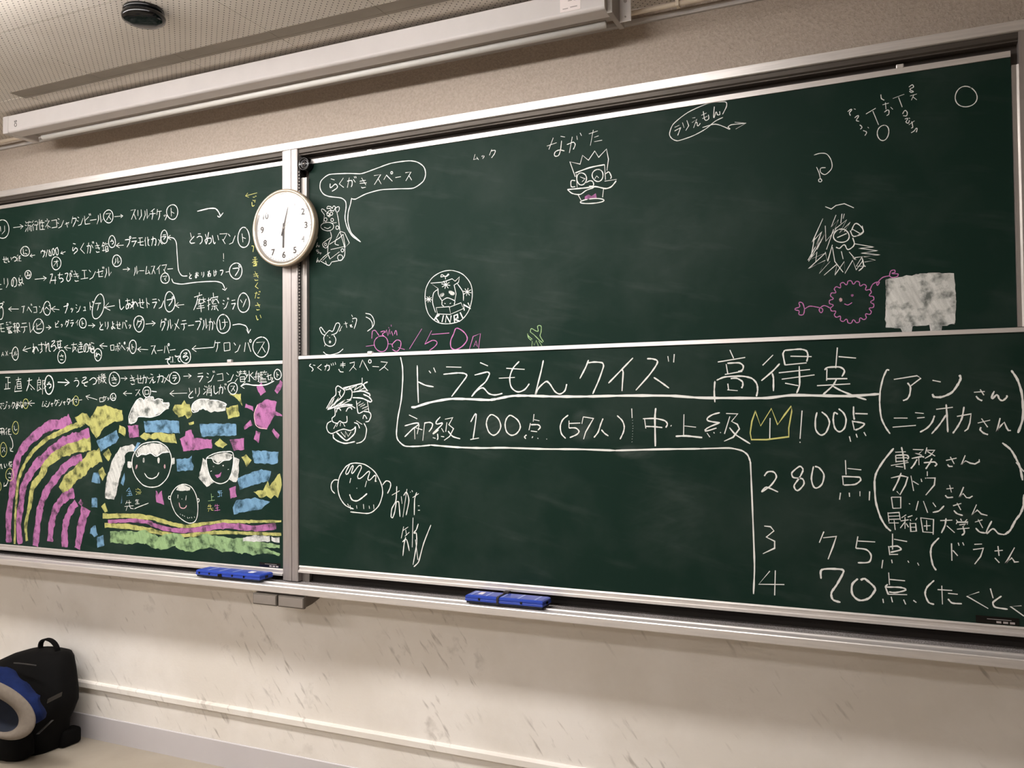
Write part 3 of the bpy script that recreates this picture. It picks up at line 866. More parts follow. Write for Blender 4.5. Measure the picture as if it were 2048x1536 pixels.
t_.crop(1728, 870, .15625).S('''*380 170 250 330 160 480 135 600 150 850 210 1050 280 1170 345 1230, 400 220 535 215, 480 155 500 250 525 440, 405 260 410 350, 405 260 540 255 570 280 555 310, 410 295 550 290, 415 340 560 330, 345 390 570 350, 405 400 500 410,
=625 185 760 190 700 240 650 225 740 260, 610 300 740 275 770 285, 700 280 705 385, 680 310 640 380 600 430, 805 160 785 240, =800 195 905 195 850 260 780 300, 810 210 910 270, 765 355 900 345 930 375 905 400, 870 300 840 360 790 435,
1050 325 1185 295, 1105 280 1155 370, 1070 375 1090 400 1135 402, =1295 260 1245 385 1300 330 1360 360 1420 370 1475 340 1475 310, =345 550 480 520 560 540 530 640 460 765 420 720, 475 485 430 600 370 715,
600 520 635 715, 625 590 700 635, 730 560 740 600, 810 465 810 525, =800 550 910 550 900 640 790 770, 785 545 790 560, 1055 690 1145 680, 1095 640 1120 735, 1040 770 1070 800 1140 795, =1275 665 1220 800 1270 750 1310 800 1350 805 1390 780,
350 795 370 940, =350 795 470 795 470 935 372 938, 575 875 590 885, 695 845 665 965, 760 845 815 995, 880 865 920 920, 880 990 960 970 1025 905, 1140 905 1245 875, 1190 870 1240 960, 1150 965 1190 1005 1265 1030, =1440 890 1380 1025 1450 960 1500 1010 1580 1030,
305 990 320 1110, =310 1000 450 990 465 1090, 315 1040 450 1035, 325 1080 455 1075, 315 1125 445 1125, 385 1090 400 1215, 540 1020 480 1060, 470 1100 570 1085, 525 1050 525 1200, 525 1110 465 1190, 540 1130 570 1180, 560 1050 620 1030,
590 1080 600 1100, 680 1060 660 1090, =590 1120 600 1235 670 1230 660 1130 595 1135, 600 1180 660 1180, =725 1055 755 1240 890 1250, =730 1060 890 1080 885 1275, 800 1090 805 1220, 765 1165 850 1160, 975 1095 1130 1090, 1050 1065 1035 1160 990 1255,
1060 1160 1160 1250, 1180 1085 1200 1110, 1235 1070 1250 1100, 1320 1080 1290 1110, =1180 1140 1190 1115 1330 1115 1320 1145, =1220 1150 1300 1140 1260 1180, 1190 1205 1350 1190, 1270 1180 1285 1250 1250 1285, 1420 1115 1515 1085, 1460 1080 1520 1190,
1430 1190 1480 1240 1560 1255, 1635 1100 1565 1255 1650 1200 1720 1260 1800 1275, *1770 100 1880 190 1960 330 2000 430 2030 580, *1945 350 2048 470, *2048 760 2040 900 2000 1010 1940 1090 1870 1220 1800 1275''')
t_.done()
t_ = Chalk(LR, YF, 'chalk_scores', 'large chalk numbers of the lower places', w=0.0058, split='chalk_character', gap=0.016)
t_.crop(1480, 880, .27734).S('''175 260 200 230 245 232 262 270 220 330 155 375, 155 375 190 340 275 375, 455 215 430 190 375 235 385 270 450 280 460 320 415 365 390 330 430 270 455 215, 530 190 515 280 540 345 590 320 605 250 570 200 540 190,
760 145 765 250, 775 205 875 215, 740 265 745 325, 735 262 860 268 870 290 830 320 750 325, 725 380 718 430, 788 380 790 410, 865 370 865 405, 935 370 932 435, =175 620 220 625 245 655 190 700 250 730 250 780 165 820, 605 660 572 740,
=600 705 695 695 670 770 635 860, =850 695 835 780, 835 780 910 790 945 830 930 880 850 885, 850 728 975 735, 1100 675 1100 790, 1110 715 1205 732, 1072 765 1080 830, 1080 770 1135 765 1160 790 1085 810, 1085 825 1140 825, 1030 865 1022 925,
1093 862 1098 888, 1210 870 1218 885, 1280 885 1290 905, 1435 705 1385 760 1375 820 1390 900 1415 940, 1525 745 1528 870, 1535 795 1570 835, 1573 740 1580 762, 1605 738 1615 760, 1690 752 1745 750, =1680 790 1755 780 1735 840 1692 895,
1835 800 1895 795, 1860 765 1868 835, 1838 850 1870 885, =1980 775 1915 890 1960 850 1980 880 2010 878, =215 945 135 1040 320 1042, 255 940 250 1120, *585 1000 590 935 700 930 748 945 700 1040 660 1100 670 1150 725 1170,
*870 1010 900 1000 960 1050 975 1080 930 1140 860 1155 810 1110 810 1040 850 1000, 1072 955 1078 1045, 1080 1005 1190 1015, 1065 1040 1050 1060 1070 1115, 1055 1060 1150 1062 1195 1080 1120 1100 1075 1095, 1070 1112 1205 1115,
1030 1145 1035 1175, 1090 1130 1100 1170, 1180 1150 1195 1185, 1250 1155 1272 1172, 1400 1012 1350 1060 1335 1110 1360 1170 1400 1185, 1425 1078 1530 1085, 1455 1050 1460 1185, 1500 1105 1570 1112, 1500 1145 1530 1175 1600 1180,
=1725 1095 1635 1125 1790 1215, 1805 1070 1825 1140, 1885 1125 1825 1170 1840 1205 1930 1220, =2030 1195 1950 1200 2048 1270''')
t_.done()
t_ = Chalk(LR, YF, 'chalk_heading', 'small chalk heading at the top left corner', w=0.0042, split='chalk_character', gap=0.008)
t_.crop(600, 700, .14648).S('''150 190 130 215 160 235 180 265 160 292, 180 205 210 210, =295 195 240 240 295 278, 335 225 395 210 400 260 375 285, 370 190 340 280, 425 185 435 215, 450 175 460 210, 480 165 488 200, 555 195 620 185, 550 215 620 208,
585 160 590 245, 530 260 550 295 595 300, =680 180 745 165 740 210 675 290, 725 225 770 270, =815 240 855 135 890 200 935 285, o955 155 18 24, 990 225 1080 230, =1105 160 1195 170 1150 230 1085 280, 1150 230 1205 278''')
t_.done()
t_ = Chalk(LR, YF, 'chalk_bonnet_head', 'chalk head with ribbon, beret and grinning mouth', w=0.0048)
t_.crop(600, 700, .14648).S('''360 800 440 660 490 610 490 520 520 490 570 520 610 560 580 630 520 690 380 810, 555 545 540 600 560 640, 520 570 550 580, 620 545 700 540 710 620 690 670 640 680, *590 520 840 460 880 500, *720 575 850 560 950 600 955 630,
*720 650 850 660 960 710 980 690 940 640 865 605, =600 535 700 490 660 540 780 480 740 550 850 480 800 560 890 510 860 560 930 550, =380 800 470 650 420 790 530 650 450 790 620 680 520 770 700 680, *375 815 500 770 620 745 720 750,
470 800 600 770 700 765 755 795, *850 380 850 450, *925 435 870 475 925 560, 770 690 795 860 860 840, =780 740 830 700 800 760 870 720 820 780 890 740 850 800 920 770 880 820 940 800, 920 700 945 860, 860 835 950 850 970 900 940 970 895 980,
860 940 880 890 915 940, 495 855 510 805 540 800 560 830, 630 840 660 790 700 790 710 815, 475 790 480 890 440 930 450 980 510 1000 545 970 580 990 640 980 640 900, 430 970 380 1000 365 1060 390 1120 440 1140 530 1100 600 1080 680 1100 730 1080 760 1045,
*760 1045 750 1130 700 1190 630 1235 540 1160 500 1125, =500 1130 570 1200 560 1120 620 1190 620 1110 660 1180 700 1115, 500 1000 460 1075, 520 1000 500 1050, 555 990 550 1040, 590 1000 615 1045, 770 965 850 1015, 740 990 790 1010 815 1070,
*455 1150 460 1200 520 1245 620 1275 750 1250, 875 1000 910 1080 890 1200 840 1255 770 1275''')
t_.done()
t_ = Chalk(LR, YF, 'chalk_smiling_head', 'round smiling chalk head signed beside it', w=0.0050)
t_.crop(600, 900, .16276).S('''660 725 560 680 490 580 465 450 490 320 560 210 620 170 690 160 800 180 920 270 1000 420 1015 540 970 680 890 760 820 780 620 760, 475 370 420 370 385 420 390 490 430 535, 1015 430 1060 380 1110 400 1110 460 1075 535,
610 180 570 300 650 190 640 290 750 190 715 350 850 260 840 370 925 310 925 385 940 380, 625 345 612 405, 820 380 800 455, 700 465 697 475, *610 545 640 610 700 625 760 590 825 535, 585 660 600 690, 615 680 625 730, 695 680 700 720, 780 665 785 725,
850 685 855 720, 905 670 910 725, 1190 445 1180 620 1130 720 1120 820 1140 830 1165 760 1185 640 1215 640 1230 820, =1130 555 1225 500, 1245 570 1255 660, 1275 560 1310 520 1340 620 1305 800, 1315 480 1265 825, 1355 515 1360 520,
1375 495 1385 515, 1385 585 1460 535, 1435 520 1410 600 1405 800, 1450 685 1470 685, 1450 740 1475 740, 1275 940 1245 1085, 1265 990 1330 945, 1300 980 1310 1050, 1345 1010 1290 1060, 1260 1130 1310 1100 1345 1240, 1300 1070 1280 1160 1265 1300,
1390 830 1380 1195, 1455 905 1430 980 1400 1020 1430 1020 1435 1150 1390 1410, 1420 1100 1450 1350, 1610 920 1520 1150 1460 1370 1400 1435''')
t_.done()

# ---- upper right board
def UC(name, label=None, **kw): return Chalk(UR, YU, name, label, **kw)
t_ = UC('chalk_speech_bubble', 'chalk speech bubble with a heading inside', w=0.0046)
t_.crop(600, 300, .14648).S('''830 1255 720 1180 650 1070 615 930 630 780 620 700 560 655 400 635 320 600 275 520 290 420 400 335 650 320 820 325 900 305 1050 250 1250 180 1480 148 1600 165 1690 230 1715 330 1680 430 1550 520 1350 530 1100 545 900 600 760 670 700 665,
705 655 690 740 660 850 655 980 700 1130 830 1255''')
for ch, x, y, h in zip('らくがきスペース', (455, 565, 700, 865, 1060, 1200, 1340, 1480), (480, 450, 440, 445, 400, 380, 365, 355), (170, 130, 130, 140, 140, 130, 90, 120)):
    t_.G(ch, x, y, h, 0.0038)
t_.done()
t_ = UC('chalk_giraffe', 'small chalk giraffe sitting by the clock', w=0.0033)
t_.crop(600, 300, .14648).S('''335 885 295 830 300 805 330 815 360 845, 500 850 485 800 530 775 535 820 505 855, 420 840 415 800 370 800 380 770 420 775 440 800, 440 800 460 765 485 785 455 840, 360 870 400 830 460 830, 335 885 320 1000, 505 855 525 950 545 1100,
o350 950 20 24, o440 955 18 22, o375 1045 88 58, 330 1055 380 1072 420 1050, 440 1000 500 990, o510 1060 20 24, o385 880 16 20, o430 870 18 22, o400 900 14 12, 415 1110 430 1190 390 1280 380 1400 410 1490, 430 1190 310 1280 350 1340 390 1300, 400 1290 540 1200 590 1150,
=590 1150 620 1330 675 1270 610 1130 550 1110 500 1200, 420 1360 600 1320, 550 1120 610 1330 610 1440 570 1500 430 1530, 410 1490 540 1390, o550 1470 35 40, o580 1370 18 22, 380 1440 310 1510, 310 1280 320 1330, 500 1210 480 1280 530 1300, o350 1290 14 18''')
for ch, x, y in (('り', 225, 1190), ('ん', 240, 1295), ('ち', 240, 1385), ('ゃ', 280, 1400), ('ん', 245, 1500)):
    t_.G(ch, x, y, 60, 0.0022)
t_.crop(600, 500, .14648).S('280 150 350 190 400 210 430 170, 410 30 330 90 280 140, 350 150 370 210')
t_.done()
t_ = UC('chalk_rabbit', 'small chalk rabbit head low in the corner', w=0.0038)
t_.crop(600, 500, .14648).S('''345 1130 290 1055 270 1075 300 1140 345 1170, 430 1160 500 1130 545 1030 525 995 490 1010 460 1090 440 1115, 350 1150 325 1200 345 1280 410 1315 470 1290 490 1220 460 1160, 350 1150 400 1100 440 1115, 370 1165 385 1175, 400 1190 410 1200,
o410 1255 10 12, 345 1290 335 1315, 320 1390 360 1425 430 1430 530 1400 590 1350, =575 1040 535 1115 560 1095, 600 1010 650 1000, 620 980 640 1060, 680 1030 705 1025 690 1045 720 1050, 715 965 720 985, 705 885 720 915, 715 940 770 935 765 1000 740 1075''')
t_.S('895 865 960 880 1000 930 1015 1000 985 1060 920 1110, 900 915 950 940 985 990 990 1050')
t_.done()
t_ = UC('chalk_pink_scrawl', 'pink chalk scrawl with loops and number', color='pink', w=0.0038, split='chalk_character', gap=0.008)
t_.crop(600, 500, .14648).S('''980 1210 990 1110 1030 1100 1080 1170, 1100 1120 1160 1110 1125 1150 1150 1175, =1165 1130 1180 1090 1200 1170 1225 1080 1230 1150 1250 1110 1270 1170, 1290 1150 1310 1100 1325 1165, o1110 1280 95 108, 1200 1280 1270 1285,
1270 1330 1260 1290 1320 1230 1375 1250 1370 1330 1320 1385 1260 1355, 900 1315 1010 1300, 1340 1330 1430 1360, 1665 1075 1495 1350, 1020 1400 1022 1410, 1270 1395 1275 1405, 1210 1055 1215 1070, 1245 1020 1248 1045''')
t_.crop(840, 500, .19531).S('''=120 825 50 965, 50 965 130 925 175 945 150 990 95 1030, *120 865 300 850, *375 800 450 840 485 910 440 980 370 1020 320 1000 315 930 345 860 375 800, =505 1020 545 885 620 855 600 1010, =550 990 575 930 590 990 560 960''')
t_.done()
t_ = UC('chalk_cow_emblem', 'chalk cow head in a circle with block letters', w=0.0036)
t_.crop(840, 500, .19531).S('''330 210 440 250 520 350 535 480 500 620 420 720 300 755 180 740 90 660 55 540 60 400 120 290 220 225 330 210, 190 400 140 440 130 540 160 640, 380 340 440 430 445 520, =185 395 110 340 230 330 330 295 360 320 405 275 395 330 350 360 370 450 355 530,
185 395 190 460 225 520 225 560 245 575, 225 520 280 490 355 520 350 560, =165 590 300 580 315 660 180 655 165 590, =305 585 420 540 445 600 320 655, 262 300 255 270 215 275 225 252 262 270 290 245 295 255 265 275, *250 545 262 550, *305 550 318 542''')
t_.ell(225, 460, 26, 18, fill=True, rot=-.6); t_.ell(325, 440, 34, 20, fill=True, rot=.5)
for cx, cy, r in ((265, 355, 48), (90, 505, 36), (485, 430, 46)):
    for k in range(8):
        a = k * pi / 4 + .2
        t_.S('*%f %f %f %f' % (cx, cy, cx + r * cos(a) * .95, cy + r * sin(a) * .9))
t_.w = 0.0075
t_.S('''180 660 145 720, =200 665 160 692 195 738, 242 668 226 738, =262 742 270 672 310 742 320 672, =355 742 350 672 385 660 388 695 356 708 410 732, 412 640 440 698, =455 620 448 560 520 600 492 540''')
t_.done()
t_ = UC('chalk_names', 'two chalk name tags near the top edge', w=0.0038, split='chalk_character', gap=0.008)
t_.crop(840, 260, .19531)
t_.G('ム', 570, 275, 66, .003); t_.G('ッ', 645, 262, 66, .003); t_.G('ク', 742, 240, 92, .003)
t_.S('1300 165 1400 130, 1365 80 1320 200, 1440 65 1485 72, 1450 110 1440 200 1420 260 1380 265 1385 225 1430 205 1480 215, 1505 150 1570 125 1590 150 1570 200, 1560 70 1530 235, 1605 60 1612 100, 1640 30 1655 60, 1730 40 1820 10, 1775 0 1745 160, 1785 75 1830 60, 1785 120 1865 105')
t_.done()
t_ = UC('chalk_spiky_face', 'chalk face with spiky crown of hair', w=0.0042)
t_.crop(840, 260, .19531).S('''=1590 480 1535 325 1640 350 1665 260 1725 310 1790 215 1830 280 1910 195 1930 300 1915 415, *1590 440 1740 385 1890 355, 1890 355 1900 510, 1600 450 1610 590, o1655 500 50 62, o1820 465 56 62, =1640 480 1690 500 1660 530, =1790 500 1810 470 1830 490,
1700 540 1740 520 1770 530 1775 570 1730 575, *1510 610 1620 600 1720 590 1800 580 1900 600 1960 580 2010 520, 1510 610 1560 650 1640 660 1700 620 1780 590, 1890 525 2015 505, 1620 665 1650 720, 1880 600 1870 690, o1765 728 122 24 -0.08,
1590 580 1550 580 1550 520 1590 520, 1900 450 1935 430 1960 480 1950 500''')
t_.S('#1685 680 1720 660 1760 670 1800 650 1805 690 1740 700 1690 715', c='pink')
t_.done()
t_ = UC('chalk_small_dog', 'little green chalk dog at the lower edge', color='green', w=0.0034)
t_.crop(840, 500, .19531).S('''1150 915 1110 880 1100 855 1112 900 1140 925, 1130 840 1140 805 1180 825 1210 830 1205 780 1240 780 1240 840 1230 880 1265 940, 1170 870 1225 925 1255 950, 1130 840 1170 870, =1145 990 1150 930 1170 975 1190 925 1212 985 1215 930 1250 985''')
t_.done()
t_ = UC('chalk_oval_caption', 'chalk oval caption with an arrow', w=0.0034)
t_.crop(1200, 180, .19531).S('''1255 250 1295 170 1290 125 1220 122 1100 140 900 230 750 350 712 450 740 500 800 520 950 470 1080 400 1180 320 1260 280, 1050 385 1180 350 1300 390 1330 400 1312 378 1350 355 1495 340, =1380 330 1495 340 1390 400''')
for ch, x, y in (('ラ', 795, 410), ('リ', 880, 360), ('え', 975, 325), ('も', 1075, 262), ('ん', 1180, 222)):
    t_.G(ch, x, y, 95, slant=-.5)
t_.done()
t_ = UC('chalk_vertical_captions', 'three slanting columns of small chalk letters', w=0.0032, split='chalk_character', gap=0.006)
t_.crop(1580, 140, .22852).S('''1040 150 1070 130 1080 150 1050 170 1080 190 1058 195 1045 185, 1050 228 1110 210, 1085 215 1062 265, 1075 235 1110 262, 900 250 1000 212, *950 240 982 325, *665 385 750 335, *725 360 775 480, o815 550 50 68 .2, 
985 385 1005 355 1025 370 1020 400 990 400, 1005 430 1030 425 1015 455 1035 465 1045 440, 1040 420 1050 425, 1040 480 1090 445, 1065 450 1075 500 1060 510, 1060 550 1085 535 1110 510 1105 545, 795 215 800 250 825 265, 810 305 865 290, 835 285 840 345, 825 370 860 350 865 385 845 400,
880 325 900 345, 505 365 540 345 520 375 530 400, 560 340 575 345, 565 420 600 400 580 440 605 450, 610 480 630 500 615 520, 640 530 670 545 655 575, 680 500 690 510, o1540 235 96 90''')
t_.done()
t_ = UC('chalk_music_note', 'curled chalk note between the drawings', w=0.0030)
t_.crop(1580, 140, .22852).S('210 745 260 730 320 735 360 790 365 860 310 915 268 895 270 860 312 855, =232 850 255 900 268 960, o264 966 14 14')
t_.done()
t_ = UC('chalk_shaggy_head', 'scribbled chalk head of long shaggy hair', w=0.0040)
t_.crop(1560, 380, .23828).S('''=360 240 270 440 350 350 300 480 340 400 235 590 380 530 240 660 380 590 330 700 420 600 370 715 480 620 460 715 540 600 545 700 610 590 640 670 690 600 715 645, =470 210 430 310 490 250 460 330 560 250 500 360 590 270 540 350, 520 200 510 280, 540 200 530 240,
o515 385 66 56, *480 400 560 365, 600 340 640 280 700 350 620 390 590 340, =610 330 680 370 640 390 700 350 690 300, 610 400 625 450 610 480, =380 300 385 430 470 330, =240 600 380 370 310 500, =390 500 450 330, =620 450 790 480 660 490 820 510 680 530 840 545 700 560 800 590 710 605,
=440 460 400 600 380 520, 470 480 500 490 540 460 570 500 620 470, 515 515 530 580, =580 520 640 590 610 570 690 560 640 640 720 640, =440 480 460 600 530 690, 660 680 700 640 690 570, =380 140 430 160 470 130 540 115 620 150, =290 400 260 570 310 520 300 600''')
t_.done()
t_ = UC('chalk_fluffy_ball', 'pink chalk fluffy ball with waving arms', color='pink', w=0.0034)
t_.crop(1560, 380, .23828)
sc_ = []
for k in range(17):
    a0, a1 = 2 * pi * k / 17, 2 * pi * (k + 1) / 17
    for f, r in ((0, 158), (.3, 186), (.7, 186)):
        a = a0 + (a1 - a0) * f
        sc_.append('%f %f' % (602 + r * cos(a), 940 + r * .95 * sin(a)))
sc_.append(sc_[0])
t_.S(' '.join(sc_) + ''', 755 840 780 790 830 770 820 800 812 785 860 735 920 720, 920 720 930 680 960 672 965 690 940 700 990 705 985 725 945 735 920 720, 420 990 370 970 330 1000 345 1030 358 1000 320 985 250 975 205 1000, 205 1000 190 950 160 945 165 980 125 1000 160 1015 160 1045 195 1045 205 1000, 540 955 570 965 605 945''')
t_.ell(510, 922, 13, 17, fill=True, c='palepink'); t_.ell(606, 885, 12, 12, fill=True)
t_.done()
t_ = UC('chalk_white_block', 'white rectangle filled in with the side of the chalk')
t_.crop(1560, 380, .23828)
t_.fill(t_.pts('890 750 1100 715 1290 695 1460 700 1475 900 1470 1120 1360 1140 1350 1185 1260 1188 1255 1130 1110 1140 1100 1200 1030 1202 1015 1160 885 1150'), 'grey', side=False)
t_.S('''#890 750 1100 715 1290 695 1460 700 1475 900 1470 1120 1360 1140 1350 1185 1260 1188 1255 1130 1110 1140 1100 1200 1030 1202 1015 1160 885 1150''')
t_.S('''#915 770 1015 755 1020 1140 930 1145, #1020 750 1180 730 1185 1120 1025 1130, #1190 720 1300 700 1440 705 1455 830 1350 850 1340 1110 1200 1120, #1340 860 1465 840 1460 1110 1350 1125''')
t_.done()

# ---- upper left board: rows of small writing
t_ = Chalk(UL, YU, 'chalk_mark', w=0.0048)
t_.crop(0, 370, .13672)
A, C_, T_ = words(t_)
t_.ell(30, 645, 105, 135); t_.G('リ', 40, 650, 130); A(195, 625, 340, 605, 55)
T_('流行性ネコシャクシビール', 415, 600, 1460, 492, 150, asp=.62); C_('ス', 1588, 460, 70, 95); A(1675, 465, 1800, 452)
T_('らくがき鏡', 1095, 930, 1540, 905, 150, asp=.6); C_('う', 1640, 830, 50, 88); A(1810, 880, 1700, 887, 60)
T_('ウソ８００', 625, 1000, 840, 975, 115, asp=.5); A(960, 975, 890, 1000); C_('に', 370, 970, 65, 70); A(515, 1025, 440, 1038); C_('オ', 825, 1145, 68, 95)
T_('せいつ紙', 75, 1095, 280, 1070, 100, asp=.7); C_('ル', 1710, 1110, 65, 85)
T_('りの泉', 90, 1430, 310, 1395, 150, asp=.6); C_('み', 412, 1310, 45, 60); A(510, 1380, 680, 1362, 55)
T_('みちびきエンゼル', 770, 1370, 1580, 1270, 150, asp=.68); A(1800, 1235, 1900, 1230, 45); T_('こ', 0, 1480, 0, 1480, 90)
t_.crop(260, 370, .13672)
T_('スリルチケッ', 50, 430, 520, 430, 160, asp=.55); C_('ト', 620, 395, 82, 108)
t_.S('*985 385 1150 345 1250 345 1300 400 1325 460, 1280 450 1310 470 1365 405')
T_('プラモ化カメ', -35, 840, 440, 815, 140, asp=.62); C_('ラ', 502, 760, 50, 98)
t_.S('840 1330 760 1325 710 1240 690 1000 680 850 640 780 560 765, =595 735 550 768 602 803')
T_('とうめいマン', 905, 780, 1490, 780, 165, asp=.65); C_('ト', 1665, 770, 85, 148)
t_.S('1370 1000 1372 1085, 1362 1105 1375 1112')
T_('ルームスイマー', 90, 1255, 590, 1215, 140, asp=.52); C_('マ', 515, 1365, 62, 76)
T_('とおりぬけフー', 885, 1325, 1430, 1265, 88, asp=.6); C_('プ', 1550, 1258, 92, 118)
t_.S('610 1370 640 1430 760 1450 1000 1420 1250 1410 1350 1440 1390 1520')
t_.crop(0, 560, .13672)
A(275, 425, 125, 425, 55); T_('アベコン', 345, 435, 600, 420, 125, asp=.5); C_('ベ', 690, 415, 52, 102); A(870, 435, 750, 420, 70)
T_('プッシュド', 960, 425, 1330, 385, 125, asp=.55); t_.ell(1440, 390, 80, 185, rot=.22); t_.G('ア', 1440, 390, 130); A(1680, 375, 1530, 402, 95)
T_('しあわせトラン', 1780, 350, 2355, 335, 145, asp=.6)
t_.ell(10, 480, 40, 95); t_.G('ブ', 15, 370, 90)
T_('モ警報テレ', 20, 700, 465, 690, 155, asp=.62); C_('ビ', 565, 675, 76, 106); A(675, 695, 750, 695, 50); T_('ビッグライ', 830, 655, 1130, 622, 95, asp=.6)
C_('ト', 1212, 632, 50, 72); A(1290, 667, 1390, 665, 50); T_('とりよせバッ', 1480, 665, 1900, 655, 115, asp=.6)
T_('LAXー', -20, 1085, 160, 1065, 70, asp=.6); C_('ル', 225, 1078, 46, 96); A(455, 990, 335, 1028, 75); T_('わすれろ草', 520, 1000, 872, 950, 150, asp=.55); C_('さ', 905, 1125, 58, 95)
A(1040, 1000, 940, 985, 65); T_('友達の輪', 1090, 985, 1340, 985, 145, asp=.58); C_('わ', 1435, 1092, 52, 90); A(1570, 970, 1460, 960, 70); T_('ロボペッ', 1645, 985, 1870, 985, 115, asp=.55); C_('ト', 1945, 975, 52, 98)
t_.crop(270, 560, .13672)
C_('プ', 510, 320, 76, 148); A(720, 360, 590, 372, 65); t_.flush('chalk_mark'); t_.S('''=943 180 943 238, =868 252 985 215, =925 240 900 350 860 440, 915 292 1038 280, 950 262 945 352, 1000 250 1006 335, 945 295 925 335, 1000 290 1030 325, 920 352 1000 335, 930 385 1010 372, 905 418 1022 402, 962 340 972 470''')
t_.flush('chalk_character'); t_.S('''1080 260 1080 440, 1058 302 1110 285, 1060 382 1102 350, 1145 188 1150 248, 1110 268 1106 302, =1110 266 1216 242 1204 272, 1140 280 1120 330, =1140 290 1162 290 1130 350, 1168 282 1200 288 1228 342, 1140 352 1190 346, 1125 385 1205 376, =1165 386 1170 432 1154 430, 1140 402 1120 440, 1185 396 1220 450''')
t_.flush('chalk_character'); T_('ジラ', 1325, 350, 1440, 355, 145, asp=.55); C_('ソ', 1590, 335, 86, 142)
t_.S('=1280 130 1320 150 1345 115'); C_('グ', 60, 640, 75, 118); A(160, 645, 300, 632, 60)
T_('グルメテーブルか', 405, 655, 1130, 645, 160, asp=.56); C_('け', 1295, 645, 98, 138); t_.S('1430 660 1530 645 1620 670 1650 720 1660 770, =1630 720 1662 780 1695 720')
A(195, 1020, 40, 1012, 60); T_('スーパー', 270, 1020, 550, 1015, 130, asp=.6); T_('でぶて', 480, 1180, 635, 1150, 105, asp=.7); C_('ろ', 740, 1118, 76, 100); A(1150, 985, 835, 1008, 75)
T_('ケロンパ', 1200, 960, 1640, 980, 160, asp=.65); C_('ス', 1845, 980, 118, 148)
t_.done()
t_ = Chalk(UL, YU, 'chalk_yellow_note', 'yellow chalk words written downwards beside the clock', color='yellow', w=0.0042, split='chalk_character', gap=0.004)
t_.crop(260, 370, .13672); t_.arrow(1860, 115, 1690, 160, 55); t_.T('ごじ', 1815, 195, 1800, 280, 65); t_.T('書き', 1828, 1120, 1845, 1325, 130, asp=.7); t_.S('1780 890 1810 900 1800 980')
t_.crop(270, 560, .13672); t_.T('くだ', 1780, 85, 1785, 220, 95); t_.T('さい', 1798, 385, 1810, 540, 100)
t_.done()

# ---- lower left board
def LC(name, label=None, **kw): return Chalk(LL, YF, name, label, **kw)
t_ = LC('chalk_mark', w=0.0046)
t_.crop(0, 740, .15625); A, C_, T_ = words(t_)
t_.S('''=70 95 130 95, 105 98 105 240, 105 160 137 160, 78 172 76 238, 55 246 132 236''', .005); t_.flush('chalk_character')
t_.S('''205 127 272 115, 236 90 236 145, =218 150 266 146 276 236, 218 150 222 235, 220 180 268 178, 222 208 270 206, 222 236 276 236, =200 200 188 276 282 266''', .0045); t_.flush('chalk_character')
t_.S('''350 140 412 125, 376 100 370 180 340 270, 380 180 445 250, 395 235 410 255''', .005); t_.flush('chalk_character')
t_.S('''500 92 500 124, =482 130 522 128 522 190, 482 130 480 270, 485 160 520 158, 485 190 520 190, 480 270 522 238, 503 212 532 252, 548 128 546 312, =546 138 585 130 562 178 590 210 556 242''', .0045); t_.flush('chalk_character'); C_('う', 630, 190, 56, 120, .006); A(740, 155, 890, 162, 70, .007); T_('うそつ', 980, 150, 1190, 140, 125, asp=.7); t_.flush('chalk_mark'); t_.S('''1245 100 1290 90, 1268 65 1268 178, 1265 105 1240 146, 1270 108 1288 130, =1308 45 1296 63 1312 70 1294 92 1318 86, =1345 48 1330 64 1347 72 1331 92 1354 87, 1290 106 1362 97, =1322 45 1326 110 1345 155 1365 172, 1305 110 1290 162, 1298 135 1320 146, 1352 116 1318 164''', .0038); t_.flush('chalk_character'); C_('き', 1465, 118, 68, 90); A(1550, 105, 1630, 108)
T_('きせかえ', 1700, 125, 1945, 112, 115, asp=.72); A(1690, 300, 1580, 300, 50)
A(1245, 380, 1100, 337, 55); T_('ロケッ', 1300, 375, 1385, 355, 70, .004); C_('ム', 1450, 345, 35, 46, .004); T_('ムシャクシャタイ', 560, 432, 930, 395, 90, .004, asp=.6); A(445, 425, 360, 425, 60); T_('マジックおな', 10, 460, 280, 440, 85, .004, asp=.6); t_.S('1005 388 1050 380')
T_('用紙', 20, 790, 105, 785, 90, .004); t_.S('130 840 160 910 165 980 140 1020, =130 990 135 1035 170 1045', .004); T_('れい桜', 10, 1230, 135, 1205, 75, .004, asp=.6); t_.S('110 1400 90 1460 50 1490, =55 1440 50 1490 90 1480', .0035)
t_.crop(250, 740, .15625)
T_('カメ', 452, 105, 535, 110, 105); C_('ラ', 635, 105, 66, 76); A(750, 80, 850, 75, 45); T_('ラジコン', 965, 88, 1345, 82, 130, asp=.72); t_.flush('chalk_mark'); t_.S('''1435 18 1450 38, 1423 66 1445 82, 1410 152 1442 108, 1458 26 1502 20, 1480 4 1476 55, 1455 50 1502 44, 1476 52 1455 82, 1512 20 1552 15, 1531 4 1531 45, 1510 46 1556 40, 1531 46 1562 76, 1475 90 1480 152, =1475 90 1532 86 1530 152, 1480 120 1530 116, 1480 150 1530 148''', .0038); t_.flush('chalk_character')
t_.S('''=1590 10 1596 150 1575 140, =1542 62 1576 56 1530 132, 1640 30 1606 62, 1600 62 1662 126''', .0045); t_.flush('chalk_character')
